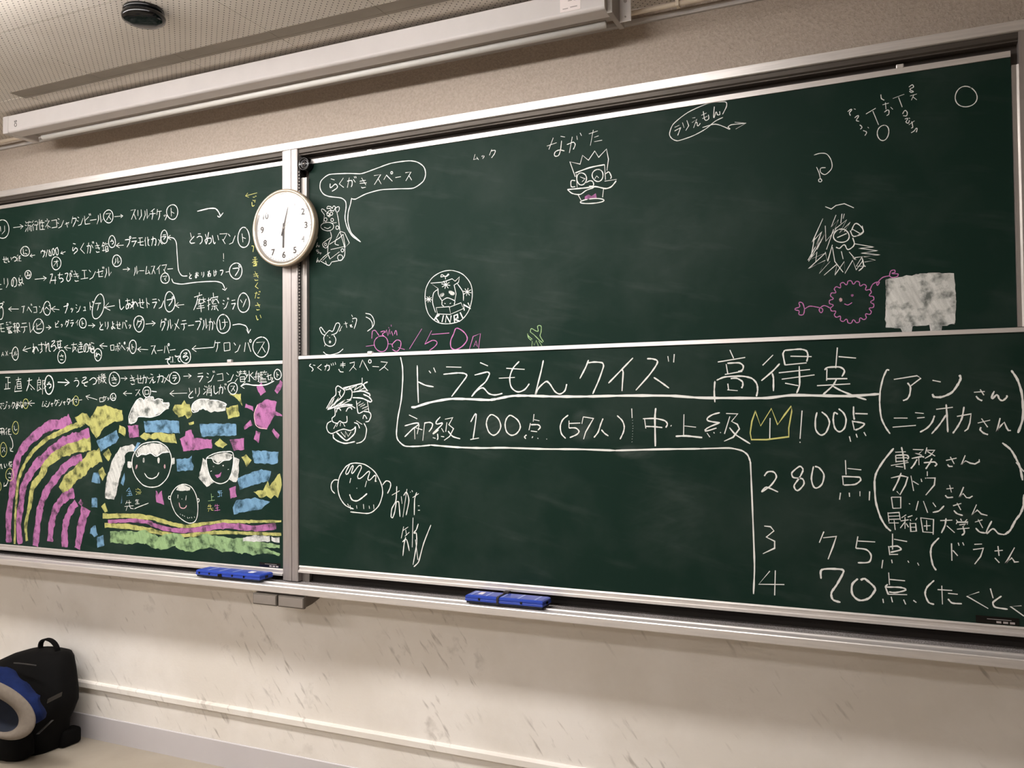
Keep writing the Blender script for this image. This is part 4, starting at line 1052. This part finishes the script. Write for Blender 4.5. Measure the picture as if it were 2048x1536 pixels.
t_.S('''1690 12 1676 44, 1676 44 1676 132, =1676 44 1712 40 1712 152 1700 146, 1650 92 1734 82, 1692 54 1696 70, 1692 102 1696 118, 1732 28 1732 102, 1732 28 1768 26, 1750 28 1750 100, 1732 62 1768 60, 1732 102 1768 100, 1788 8 1772 44, 1782 30 1818 27, 1785 56 1812 54, 1735 116 1740 154, =1735 116 1802 112 1802 152, 1757 116 1757 152, 1779 116 1779 152, 1720 157 1818 153''', .0034); t_.flush('chalk_character'); T_('セッ', 1845, 85, 1880, 90, 105, asp=.6); C_('ト', 1955, 58, 46, 66)
t_.S('*1910 140 1800 190 1650 195 1550 180 1485 205, =1545 150 1483 207 1530 237'); T_('とり', 840, 290, 930, 280, 120, asp=.7); t_.S('''1020 203 1036 220, 1008 240 1026 255, 1004 312 1038 275, 1077 192 1077 238, 1046 208 1056 230, 1108 198 1096 228, 1055 246 1048 325, =1055 246 1107 242 1107 332 1090 325, 1055 268 1105 265, 1054 291 1105 288''', .004); t_.flush('chalk_character'); T_('しが', 1165, 250, 1245, 245, 115, asp=.7); C_('ス', 1380, 235, 60, 74); A(795, 295, 575, 302, 65); t_.G('ス', 165, 285, 85); C_('ロ', 280, 280, 50, 68); t_.S('340 270 370 275 405 278')
t_.done()
t_ = LC('chalk_yellow_rings', 'yellow rings round single letters', color='yellow', w=0.0036, split='chalk_ringed_letter', gap=0.004)
t_.crop(0, 740, .15625)
for ch, x, y, rx, ry in (('マ', 975, 395, 34, 62), ('か', 330, 430, 33, 62), ('し', 200, 740, 40, 82), ('ス', 45, 1020, 42, 92), ('さ', 125, 1340, 50, 80)):
    t_.C(ch, x, y, rx, ry, gc='white')
t_.ell(-5, 1490, 20, 60)
t_.done()
t_ = LC('chalk_rainbow', 'pink and yellow chalk rainbow arches', split='chalk_arch', gap=-0.5)
t_.crop(0, 740, .15625)
for txt, wd, c in (('115 2206 110 1896 150 1596 190 1296 240 1096 340 946 490 810 640 710 800 690 900 620', (68, 90), 'pink'), ('188 2226 195 1896 210 1646 235 1416 320 1196 430 1036 600 880 700 835 870 750 1000 700 1080 670', (22, 50), 'yellow'),
    ('260 2226 240 1976 275 1696 300 1496 370 1356 470 1206 620 1076 760 956 880 905 1000 865 1150 825', (60, 100), 'pink'), ('345 2186 330 1976 385 1716 420 1496 530 1346 600 1196 760 1070 900 1010 1080 960 1160 950', (28, 110), 'yellow'),
    ('455 2256 480 1996 520 1746 600 1546 690 1416 800 1276 900 1186 1050 1120', (72, 70), 'pink'), ('790 1550 900 1396 1050 1266 1150 1156 1290 1090', (110, 120), 'yellow'), ('640 2196 660 1976 700 1816 780 1676 880 1596 950 1576', (66, 80), 'pink'),
    ('830 2266 830 2046 860 1896 930 1756 980 1700', (72, 60), 'pink'), ('990 2286 1040 1996 1100 1770', (64, 105), 'pink')):
    t_.band(txt, wd, c)
t_.S('#1000 1700 1035 1650 1070 1710 1040 1745', c='pink')
t_.S('#960 610 1060 545 1110 560 1150 620 1190 570 1240 470 1350 450 1430 480 1560 520 1580 650 1470 660 1330 740 1240 880 1170 790 1150 720 1080 680 1000 690', c='yellow')
t_.done()
t_ = LC('chalk_patches', 'scattered blue, pink and yellow chalk patches', split='chalk_patch', gap=0.0005)
t_.crop(0, 740, .15625)
t_.S('#1235 910 1490 770 1525 860 1480 930 1290 1040, #1200 1310 1270 1320 1280 1450 1170 1440, #1175 1636 1245 1636 1250 1756 1170 1756, #1160 2026 1220 1986 1250 2106 1210 2136 1150 2086, #1240 2136 1325 2111 1335 2246 1245 2276, #1590 1320 1600 1400 1575 1475 1550 1450, #1560 1580 1563 1700 1548 1710', c='blue')
t_.S('#1530 700 1610 750 1600 850 1520 800, #1320 1080 1390 1000 1430 1080 1390 1170, #1310 1240 1360 1340 1310 1420 1255 1300, #1340 1706 1385 1806 1340 1816 1300 1746', c='yellow')
t_.crop(250, 740, .15625)
t_.S('#240 660 480 635 690 650 700 810 260 800, #955 690 1420 685 1430 835 980 855, #1625 1030 1970 1045 1950 1195 1900 1205 1650 1190, #655 1140 820 1130 855 1095 850 1180 885 1230 870 1280 670 1300, #1440 1380 1740 1270 1870 1290 1840 1420 1640 1470 1470 1530', c='blue')
t_.S('#35 715 165 705 180 850 60 875, #700 880 770 850 775 790 850 765 885 870 1110 890 1115 1000 930 1020 750 1035, #1340 890 1520 875 1530 1015 1390 1035', c='pink')
t_.S('#190 850 250 800 330 830 390 795 460 795 520 820 640 820 660 940 540 930 480 920 420 870 370 890 320 870 270 905, #610 510 640 450 720 440 760 385 780 440 830 440 860 570 800 630 770 580 690 610, #1340 310 1480 310 1500 460 1440 370, #1295 490 1440 445 1470 590 1320 625, #1145 950 1210 880 1310 950 1250 1005, #1490 1110 1555 1085 1620 1160 1560 1245, #815 680 880 660 885 690 820 710', c='yellow')
t_.crop(370, 880, .15625)
t_.S('#660 770 760 760 900 740 1090 790 980 880 760 920 630 950 610 870', c='blue'); t_.S('#570 620 645 595 660 730 580 745, #-370 640 -340 700 -300 645 -270 830 -370 800', c='pink')
t_.S('#870 660 1000 640 1060 520 1080 600 1210 420 1240 570 1190 750 1140 700 1100 755 1040 710 980 750', c='yellow'); t_.S('#740 1250 900 1220 1080 1230 1090 1300 740 1300, #1100 1240 1210 1250 1215 1320 1110 1290', c='white')
t_.done()
t_ = LC('chalk_sun', 'pink chalk sun with square rays', color='pink', w=0.004)
t_.crop(250, 740, .15625).S('''#1655 560 1700 440 1830 370 1940 410 1925 480 1930 560 1880 640 1820 755 1720 740 1660 660, #1680 210 1750 165 1805 280 1735 335, #1910 270 1990 130 2015 160 2010 210 1950 310, #1545 435 1645 470 1645 525 1540 480,
#1610 640 1635 700 1530 760 1525 720, #1680 780 1740 800 1705 930 1645 890, #1905 740 1980 840 1955 885 1880 790, #1930 520 2012 580 2012 600 1920 580''')
t_.S('1700 440 1655 560 1670 690 1720 740 1820 755', c='palepink')
t_.done()
t_ = LC('chalk_clouds', 'two white chalk clouds', w=0.0045, split='chalk_cloud', gap=0.005)
t_.crop(250, 740, .15625).S('''#50 640 90 500 140 400 210 360 240 390 300 350 370 350 380 380 450 370 480 410 560 430 560 490 480 540 350 600 250 600 170 600 120 680 70 690, #850 500 870 430 950 375 1080 380 1200 400 1300 440 1280 520 1180 530 1100 540 1000 500 900 535,
#120 480 300 400 500 430 440 540 300 570 200 580, #950 420 1150 410 1230 470 1150 510 1000 470,
55 690 50 600 90 490 150 390 200 360 235 380, 235 400 280 350 360 345 370 390, 370 390 420 368 480 380 480 420, 480 430 560 420 565 460 530 480, 250 600 330 605 440 570 510 510, 70 690 140 660 170 600 250 600, 850 500 870 430 950 375 1080 375, 1090 385 1200 395 1300 440 1250 460, 850 500 870 540 930 530 960 490''')
t_.done()
t_ = LC('chalk_face_large', 'round smiling chalk face with a long ponytail', w=0.0052)
t_.crop(250, 740, .15625).S('''340 920 440 925 540 990 590 1100 590 1230 540 1380 440 1480 330 1500 230 1470 140 1370 95 1250 95 1130 140 1030 220 950 340 920, #150 1040 220 970 340 930 450 945 540 1000 560 1040 480 1060 400 1090 330 1060 260 1080 170 1100,
#180 1030 300 960 440 960 530 1020 400 1070 240 1060, #30 1175 80 1175 80 1250 30 1250, #600 1120 635 1120 635 1205 600 1210, 140 1060 160 1110 220 1070 260 1085 330 1065 400 1105 480 1060 570 1050, 250 1320 290 1375 350 1390 410 1360 435 1310''')
t_.ell(240, 1155, 13, 32, fill=True, ); t_.ell(430, 1155, 15, 38, fill=True)
t_.ell(147, 1240, 10, 30, fill=True, c='palepink', rot=.3); t_.ell(508, 1235, 10, 28, fill=True, c='palepink')
t_.crop(0, 740, .15625).S('#1540 990 1700 950 1740 1000 1720 1040 1640 1050 1590 1100 1600 1180 1550 1300 1530 1400 1500 1500 1500 1540 1460 1660 1345 1640 1350 1500 1370 1380 1420 1200 1480 1080')
t_.S('#1710 1030 1760 920 1800 930 1730 1050', c='blue')
t_.done()
t_ = LC('chalk_face_long_hair', 'chalk face with long white hair and open mouth', w=0.0048)
t_.crop(250, 740, .15625).S('''1290 1045 1380 1060 1385 1200 1360 1330 1310 1420 1220 1455 1130 1420 1080 1340 1050 1220 1045 1130 1120 1080 1200 1055 1290 1045, #1100 1110 1180 1070 1300 1060 1370 1085 1350 1140 1280 1150 1190 1190 1120 1140,
#1000 1130 1050 1160 1060 1300 1140 1440 1050 1500 945 1380 970 1250, #1390 1120 1460 1140 1450 1400 1420 1435 1330 1410 1375 1300, 1050 1130 1110 1130 1140 1180 1200 1200 1260 1160 1340 1150 1370 1120, 1095 1300 1112 1290, 1315 1275 1330 1270''')
t_.ell(1132, 1236, 9, 9, fill=True); t_.ell(1257, 1223, 9, 9, fill=True); t_.S('#1155 1340 1200 1330 1235 1310 1225 1360 1180 1385', c='pink')
t_.done()
t_ = LC('chalk_face_small', 'small chalk face with a stubbly chin', w=0.0044)
t_.crop(370, 880, .15625).S('''-10 565 80 600 140 700 165 830 160 960 130 1040 60 1065 -20 1030 -110 950 -160 850 -185 740 -150 650 -90 590 -10 565, #-90 595 -20 572 70 612 60 650 -60 650 -110 640, 18 710 10 770, -88 700 -92 745, -40 750 -38 760, o-197 738 14 20, o170 772 12 22,
-60 945 -55 955, -35 955 -25 970, -10 970 0 980, 30 985 40 1005, 55 1000 65 990, 85 985 90 1000, 120 980 125 995''')
t_.S('-75 800 -60 860 -20 875 10 860 20 835', c='palepink')
t_.done()
t_ = LC('chalk_teacher_names', 'small coloured names under the faces', w=0.0040, split='chalk_character', gap=0.004)
t_.crop(180, 880, .15625); t_.G('全', 500, 660, 100, c='blue'); t_.G('海', 622, 655, 80, c='yellow'); t_.G('先', 500, 838, 130); t_.G('生', 605, 790, 65); t_.S('570 880 640 850 750 808')
t_.crop(370, 880, .15625); t_.G('上', 335, 735, 100, c='green'); t_.G('野', 448, 682, 80, c='blue'); t_.G('先', 325, 870, 88, c='yellow'); t_.G('生', 412, 865, 88, c='pink')
t_.done()
t_ = LC('chalk_ground_stripes', 'wavy yellow, pink and green stripes along the bottom', split='chalk_stripe', gap=-0.5)
t_.crop(180, 880, .15625)
for txt, wd, c in (('165 975 500 970 800 1000 1000 1060 1200 1105 1400 1080 1700 1045 1950 1045 2450 1040', (44, 22), 'yellow'), ('230 1045 550 1030 730 1050 850 1100 1050 1150 1250 1160 1500 1130 1700 1100 1900 1110 2150 1130 2380 1100', (30, 54), 'pink'),
    ('190 1090 500 1110 750 1150 950 1200 1200 1225 1500 1190 1800 1185 2450 1210', (44, 24), 'yellow'), ('260 1240 500 1250 700 1240 800 1290 900 1320 1100 1270 1200 1340 1350 1330 1500 1290 1700 1330 1900 1350 2050 1370 2200 1370', (110, 120), 'green'),
    ('2150 1335 2300 1350 2430 1368', (50, 22), 'green'), ('2150 1400 2300 1430 2430 1470', (50, 16), 'green')):
    t_.band(txt, wd, c, .1)
t_.done()
# ------------------------------------------------------------------ wall clock on the post
cx, cz = -2.432, 2.377
ck = empty('wall_clock', (cx, 0, cz), label='round white wall clock in a pale metal rim on the middle post', cat='clock')
R_ = 0.168
sub('case', lathe_y(BM(), [(0, 0.0), (R_ - 0.012, 0.0), (R_ - 0.004, -0.010), (R_ - 0.002, -0.030), (R_ - 0.006, -0.034), (0, -0.034)], cx, cz), M['clock_side'], ck, True)
sub('rim', lathe_y(BM(), [(R_ - 0.006, -0.030), (R_, -0.036), (R_ - 0.002, -0.043), (R_ - 0.008, -0.046), (R_ - 0.013, -0.044), (R_ - 0.016, -0.040), (R_ - 0.018, -0.034)], cx, cz, 96), M['clock_rim'], ck, True)
sub('inner_ring', lathe_y(BM(), [(R_ - 0.016, -0.041), (R_ - 0.022, -0.0375), (R_ - 0.0225, -0.035)], cx, cz, 96), M['screen_grey'], ck, True)
sub('dial', lathe_y(BM(), [(0, -0.0352), (R_ - 0.018, -0.0352)], cx, cz, 72), M['clock_face'], ck)
for k in range(1, 13):
    a = pi / 2 - k * pi / 6
    text_mesh(str(k), 0.038, M['clock_ink'], 'numeral', ck, (cx + 0.118 * cos(a), -0.0360, cz + 0.118 * sin(a)), offset=0.0006)
b_ = BM()
for k in range(60):
    a = k * pi / 30
    r0, r1 = (0.139, 0.143)
    h = 0.0008 if k % 5 else 0.0016
    u = Vector((cos(a), 0, sin(a))); v_ = Vector((-sin(a), 0, cos(a)))
    q = [Vector((cx, -0.0356, cz)) + u * r + v_ * s for r, s in ((r0, -h), (r1, -h), (r1, h), (r0, h))]
    b_.faces.new([b_.verts.new(p) for p in q])
sub('minute_marks', b_, M['clock_ink'], ck)
def hand(name, ang, L, back, wd, y, mat, tip=0.5):
    u = Vector((sin(ang), 0, cos(ang))); v_ = Vector((cos(ang), 0, -sin(ang)))
    c = Vector((cx, y, cz)); b_ = BM()
    pts = [c - u * back + v_ * wd, c + u * L + v_ * wd * tip, c + u * L - v_ * wd * tip, c - u * back - v_ * wd]
    f = [b_.verts.new(p) for p in pts]; g = [b_.verts.new(p + Vector((0, 0.0008, 0))) for p in pts]
    b_.faces.new(f); b_.faces.new(g[::-1])
    for i in range(4): b_.faces.new((f[i], g[i], g[(i + 1) % 4], f[(i + 1) % 4]))
    sub(name, b_, mat, ck)
hand('hour_hand', radians(181.5), 0.086, 0.020, 0.0042, -0.0385, M['clock_ink'], .85)
hand('minute_hand', radians(16), 0.126, 0.035, 0.0032, -0.0398, M['clock_ink'], .4)
hand('second_hand', radians(52), 0.040, 0.01, 0.0008, -0.0406, M['screen_grey'], .6)
sub('hub', lathe_y(BM(), [(0, -0.0415), (0.004, -0.0415), (0.0055, -0.0395), (0.0055, -0.0355)], cx, cz, 20), M['screen_grey'], ck, True)
t = NT('clock_glass')
t.t.nodes.remove(t.b)
gl = t.n('ShaderNodeBsdfGlossy'); gl.inputs['Roughness'].default_value = 0.12
tr = t.n('ShaderNodeBsdfTransparent'); tr.inputs[0].default_value = (0.97, 0.97, 0.97, 1)
fr_ = t.n('ShaderNodeFresnel'); fr_.inputs[0].default_value = 1.5
mx = t.n('ShaderNodeMixShader'); t.l(fr_.outputs[0], mx.inputs[0]); t.l(tr.outputs[0], mx.inputs[1]); t.l(gl.outputs[0], mx.inputs[2])
t.l(mx.outputs[0], t.t.nodes['Material Output'].inputs[0])
M['glass'] = t.m
sub('glass', lathe_y(BM(), [(0, -0.0475), (0.07, -0.0465), (0.12, -0.0445), (R_ - 0.012, -0.0425)], cx, cz, 72), M['glass'], ck, True)

# ------------------------------------------------------------------ chalkboard erasers on the tray
def eraser(x0, x1, y0, z, rz, label, strap):
    L, D, H = x1 - x0, 0.088, 0.030
    e = empty('board_eraser', (x0, y0, z), label=label, cat='eraser')
    e.rotation_euler.z = rz
    def S_(name, bm, mat, par=e, **kw):
        o = obj(name, bm, mat, par, loc=(0, 0, 0), **kw); return o
    b_ = BM(); box(b_, 0.004, L - 0.004, 0.004, D - 0.004, 0.0, 0.010, 0.002)
    S_('felt_pad', b_, M['felt'])
    b_ = BM(); box(b_, 0, L, 0, D, 0.008, 0.018, 0.0025)
    S_('lower_shell', b_, M['blue'])
    b_ = BM()
    lo = [(0.001, 0.001), (L - 0.001, 0.001), (L - 0.001, D - 0.001), (0.001, D - 0.001)]
    hi_ = [(0.006, 0.008), (L - 0.008, 0.008), (L - 0.008, D - 0.006), (0.006, D - 0.006)]
    a = [b_.verts.new((x, y, 0.0185)) for x, y in lo]; b = [b_.verts.new((x, y, H - .004)) for x, y in lo]; c = [b_.verts.new((x, y, H)) for x, y in hi_]
    for p, q in ((a, b), (b, c)):
        for i in range(4): b_.faces.new((p[i], p[(i + 1) % 4], q[(i + 1) % 4], q[i]))
    b_.faces.new(a[::-1]); b_.faces.new(c)
    bmesh.ops.bevel(b_, geom=b_.edges[:], offset=0.0012, segments=2, affect='EDGES')
    top = S_('lid', b_, M['blue'])
    for f in ((.07, .27, .47, .68, .89) if strap else (.18, .36, .56)):
        b_ = BM(); box(b_, L * f - .004, L * f + .004, 0.010, D - 0.010, H - 0.0005, H + 0.0007, 0.0003)
        S_('lid_stripe', b_, M['pale_blue'], top)
    b_ = BM()
    if strap: box(b_, L * .13, L * .19, 0.030, 0.062, H, H + 0.0008)
    else: box(b_, L * .74, L * .82, 0.034, 0.058, H, H + 0.0008)
    S_('lid_sticker', b_, M['sticker'], top)
    for f in ((.19, .73) if strap else (.06, .22, .40, .58, .76)):
        b_ = BM(); box(b_, L * f - .004, L * f + .004, -0.0012, 0.001, 0.013, 0.022, 0.0005)
        S_('latch', b_, M['black'])
    b_ = BM(); box(b_, L - 0.001, L + 0.0015, D * .4, D * .6, 0.012, 0.022, 0.0006)
    S_('latch', b_, M['black'])
    if strap:
        x = L * .415; t_ = .0022; wd = .009
        b_ = BM(); prism_x(b_, [(-t_, .006), (-t_, H - .002), (.004, H + t_), (D - .004, H + t_), (D + t_, H - .002), (D + t_, .006), (D, .006), (D, H - .003), (D - .005, H + .0004), (.005, H + .0004), (0, H - .003), (0, .006)], x, x + wd)
        S_('strap', b_, M['strap'])
        b_ = BM(); box(b_, x - .003, x + .02, D - .022, D + .002, H + .001, H + .009, .002)
        S_('strap_end', b_, M['strap'])
    else:
        b_ = BM(); box(b_, L * .36, L * .42, -0.003, 0.001, 0.006, 0.020, 0.001); S_('front_clip', b_, M['black'])
    return e
eraser(-1.530, -1.215, -0.102, 0.8635, radians(1.0), 'long blue plastic eraser box with a dark strap round it', True)
eraser(-2.868, -2.512, -0.102, 0.8635, radians(0.5), 'long blue plastic eraser box without strap, left of the middle post', False)

# ------------------------------------------------------------------ grey twin box under the tray
gb = empty('twin_grey_box', (-2.40, -0.12, 0.80), label='pair of small flat grey boxes fixed under the chalk tray', cat='switch box')
for x0, x1 in ((-2.528, -2.402), (-2.395, -2.262)):
    b_ = BM(); box(b_, x0, x1, -0.123, -0.108, 0.777, 0.824, 0.003)
    bx_ = sub('front_cover', b_, M['plate_edge'], gb)
    b_ = BM(); box(b_, x0 + .005, x1 - .005, -0.1245, -0.1228, 0.782, 0.819, 0.0008)
    sub('inset_panel', b_, M['plate'], bx_)
prof = [(-0.108, 0.780), (-0.060, 0.786), (-0.020, 0.797), (0.01, 0.808), (0.018, 0.818), (-0.108, 0.826)]
sub('bracket_body', prism_x(BM(), prof, -2.522, -2.268), M['plate_edge'], gb)

# ------------------------------------------------------------------ bag, jacket and hat on the floor at the left
def blob(rows, seg=28, cap=True):
    """rings (z, cx, cy, rx, ry, power) joined into a soft body"""
    bm = BM(); rings = []
    for (z, cx_, cy_, rx, ry, pw_) in rows:
        r = []
        for i in range(seg):
            a = 2 * pi * i / seg; c, s = cos(a), sin(a)
            x = abs(c) ** (2 / pw_) * (1 if c > 0 else -1); y = abs(s) ** (2 / pw_) * (1 if s > 0 else -1)
            r.append(bm.verts.new((cx_ + rx * x + rnd.uniform(-.002, .002), cy_ + ry * y + rnd.uniform(-.002, .002), z)))
        rings.append(r)
    for a, b in zip(rings, rings[1:]):
        for i in range(seg):
            bm.faces.new((a[i], a[(i + 1) % seg], b[(i + 1) % seg], b[i]))
    bm.faces.new(rings[0][::-1]); bm.faces.new(rings[-1])
    return bm
BX, BY = -3.97, -0.085
bp = empty('backpack', (BX, BY, FLOOR), label='black backpack slumped against the wall on the floor', cat='backpack')
def R3(z, xr, xl, yc, ry, p): return (z, (xr + xl) / 2, yc, (xr - xl) / 2, ry, p)
rows = [R3(FLOOR, -3.775, -4.24, BY - .02, .115, 3.2), R3(FLOOR + .025, -3.755, -4.265, BY - .02, .135, 3.2), R3(.04, -3.745, -4.27, BY - .02, .140, 3), R3(.095, -3.735, -4.27, BY - .015, .136, 2.8), R3(.13, -3.715, -4.265, BY - .01, .135, 2.8),
        R3(.19, -3.690, -4.26, BY, .130, 2.8), R3(.235, -3.695, -4.25, BY + .01, .122, 2.8), R3(.30, -3.710, -4.23, BY + .02, .112, 2.8), R3(.345, -3.728, -4.19, BY + .03, .102, 2.7), R3(.385, -3.745, -4.10, BY + .04, .09, 2.6),
        R3(.408, -3.762, -4.02, BY + .045, .075, 2.4), R3(.418, -3.80, -3.97, BY + .045, .05, 2.2)]
body = sub('main_bag', blob(rows, 48), M['pack'], bp, True)
rows = [(FLOOR + .002, BX - .02, BY - .15, .20, .06, 2.6), (-.01, BX - .01, BY - .155, .222, .078, 2.6), (.05, BX - .01, BY - .155, .222, .078, 2.6), (.11, BX - .02, BY - .145, .21, .07, 2.5), (.150, BX - .03, BY - .13, .18, .052, 2.4), (.165, BX - .03, BY - .12, .12, .03, 2.2)]
sub('front_pocket', blob(rows, 36), M['pack'], bp, True)
b_ = BM()
hp = [Vector((-3.885 + .062 * cos(a) - .01 * sin(a), BY + .045, .412 + .055 * sin(a) ** .8)) for a in [pi * k / 14 for k in range(15)]]
for p, q in zip(hp, hp[1:]):
    u = (q - p).normalized(); n_ = Vector((-u.z, 0, u.x)) * .0045; w_ = Vector((0, .012, 0))
    f = [b_.verts.new(t_) for t_ in (p - n_ - w_, p - n_ + w_, p + n_ + w_, p + n_ - w_)]
    g = [b_.verts.new(t_) for t_ in (q - n_ - w_, q - n_ + w_, q + n_ + w_, q + n_ - w_)]
    for i in range(4): b_.faces.new((f[i], f[(i + 1) % 4], g[(i + 1) % 4], g[i]))
sub('carry_handle', b_, M['pack'], bp, False)
def web(pts, wd, name):
    b_ = BM()
    for (p, q) in zip(pts, pts[1:]):
        p, q = Vector(p), Vector(q); u = (q - p).normalized(); n_ = Vector((-u.z, 0, u.x)).normalized() * wd; d_ = Vector((0, -.004, 0))
        f = [b_.verts.new(t_) for t_ in (p - n_, q - n_, q + n_, p + n_)]; g = [b_.verts.new(t_ + d_) for t_ in (p - n_, q - n_, q + n_, p + n_)]
        b_.faces.new(f); b_.faces.new(g[::-1])
        for i in range(4): b_.faces.new((f[i], g[i], g[(i + 1) % 4], f[(i + 1) % 4]))
    sub(name, b_, M['pack_tape'], bp)
p0, p1 = on_y(96, 1402, -.235), on_y(124, 1388, -.15)
web([p0, p1], .011, 'webbing_strap')
p0, p1 = on_y(76, 1468, -.32), on_y(106, 1440, -.24)
web([p0, p1], .008, 'webbing_strap')
b_ = BM(); box(b_, -3.80, -3.733, -.08, .03, FLOOR + .001, .045, .018, 4)
sub('side_foot', b_, M['pack'], bp, True)
# zip line across the top and piping down the side
b_ = BM()
zp = [on_y(28, 1326, -.19), on_y(50, 1328, -.20), on_y(72, 1331, -.20)]
for p, q in zip(zp, zp[1:]): tube(b_, p, q, .0035, 6)
sub('zip', b_, M['pack_tape'], bp, True)
# blue jacket bundled on the pocket
c = on_y(40, 1396, -.30)
jk = blob([(c.z - .090, c.x - .03, -.285, .13, .045, 2.3), (c.z - .070, c.x - .02, -.295, .155, .07, 2.2), (c.z - .02, c.x - .015, -.305, .160, .085, 2.2), (c.z + .03, c.x - .03, -.30, .145, .085, 2.1), (c.z + .055, c.x - .075, -.29, .12, .07, 2.1), (c.z + .10, c.x - .15, -.285, .11, .06, 2), (c.z + .125, c.x - .19, -.28, .07, .04, 2)], 48)
bmesh.ops.subdivide_edges(jk, edges=jk.edges[:], cuts=2, use_grid_fill=True)
for v in jk.verts:
    a_ = v.co.x * 30 + v.co.z * 46
    v.co.y = (v.co.y + .30) * .8 - .335 + .009 * sin(a_) + .004 * sin(v.co.z * 60 - v.co.x * 40)
    v.co.z += .005 * sin(v.co.x * 50)
    v.co.x += .045 + .004 * sin(v.co.z * 60)
tag(sub('folded_jacket', jk, M['jacket'], None, True), 'crumpled blue cloth jacket lying on the black backpack', 'jacket')
# hat with a wide grey brim, opening to the room
hat = empty('brimmed_hat', (0, 0, 0), label='navy hat with a wide grey brim propped before the backpack', cat='hat')
def ringmesh(profile, seg=72):
    bm = BM(); rings = []
    for (rx, rz, d, ox, oz) in profile:
        rings.append([bm.verts.new((ox + rx * cos(2 * pi * i / seg), d + .004 * sin(3 * 2 * pi * i / seg), oz + rz * sin(2 * pi * i / seg))) for i in range(seg)])
    for a, b in zip(rings, rings[1:]):
        for i in range(seg): bm.faces.new((a[i], a[(i + 1) % seg], b[(i + 1) % seg], b[i]))
    return bm, rings
bm, _ = ringmesh([(.128, .066, 0.006, 0, -.022), (.134, .072, -.004, 0, -.021), (.170, .088, -.012, 0, -.010), (.205, .109, -.006, 0, 0), (.208, .112, 0, 0, 0), (.204, .108, .004, 0, 0), (.170, .088, -.006, 0, -.010), (.130, .068, .008, 0, -.022)])
obj('brim', bm, M['brim'], hat, True, loc=(0, 0, 0))
bm, rings = ringmesh([(.131, .069, 0.0, 0, -.022), (.126, .066, .022, 0, -.022), (.110, .058, .045, 0, -.02), (.075, .04, .060, 0, -.02), (.03, .016, .064, 0, -.02)])
bm.faces.new(rings[-1])
obj('crown', bm, M['navy'], hat, True, loc=(0, 0, 0))
c = on_y(-11, 1417, -.50)
hat.location = c
hat.rotation_euler = (radians(-6), radians(20), radians(14))
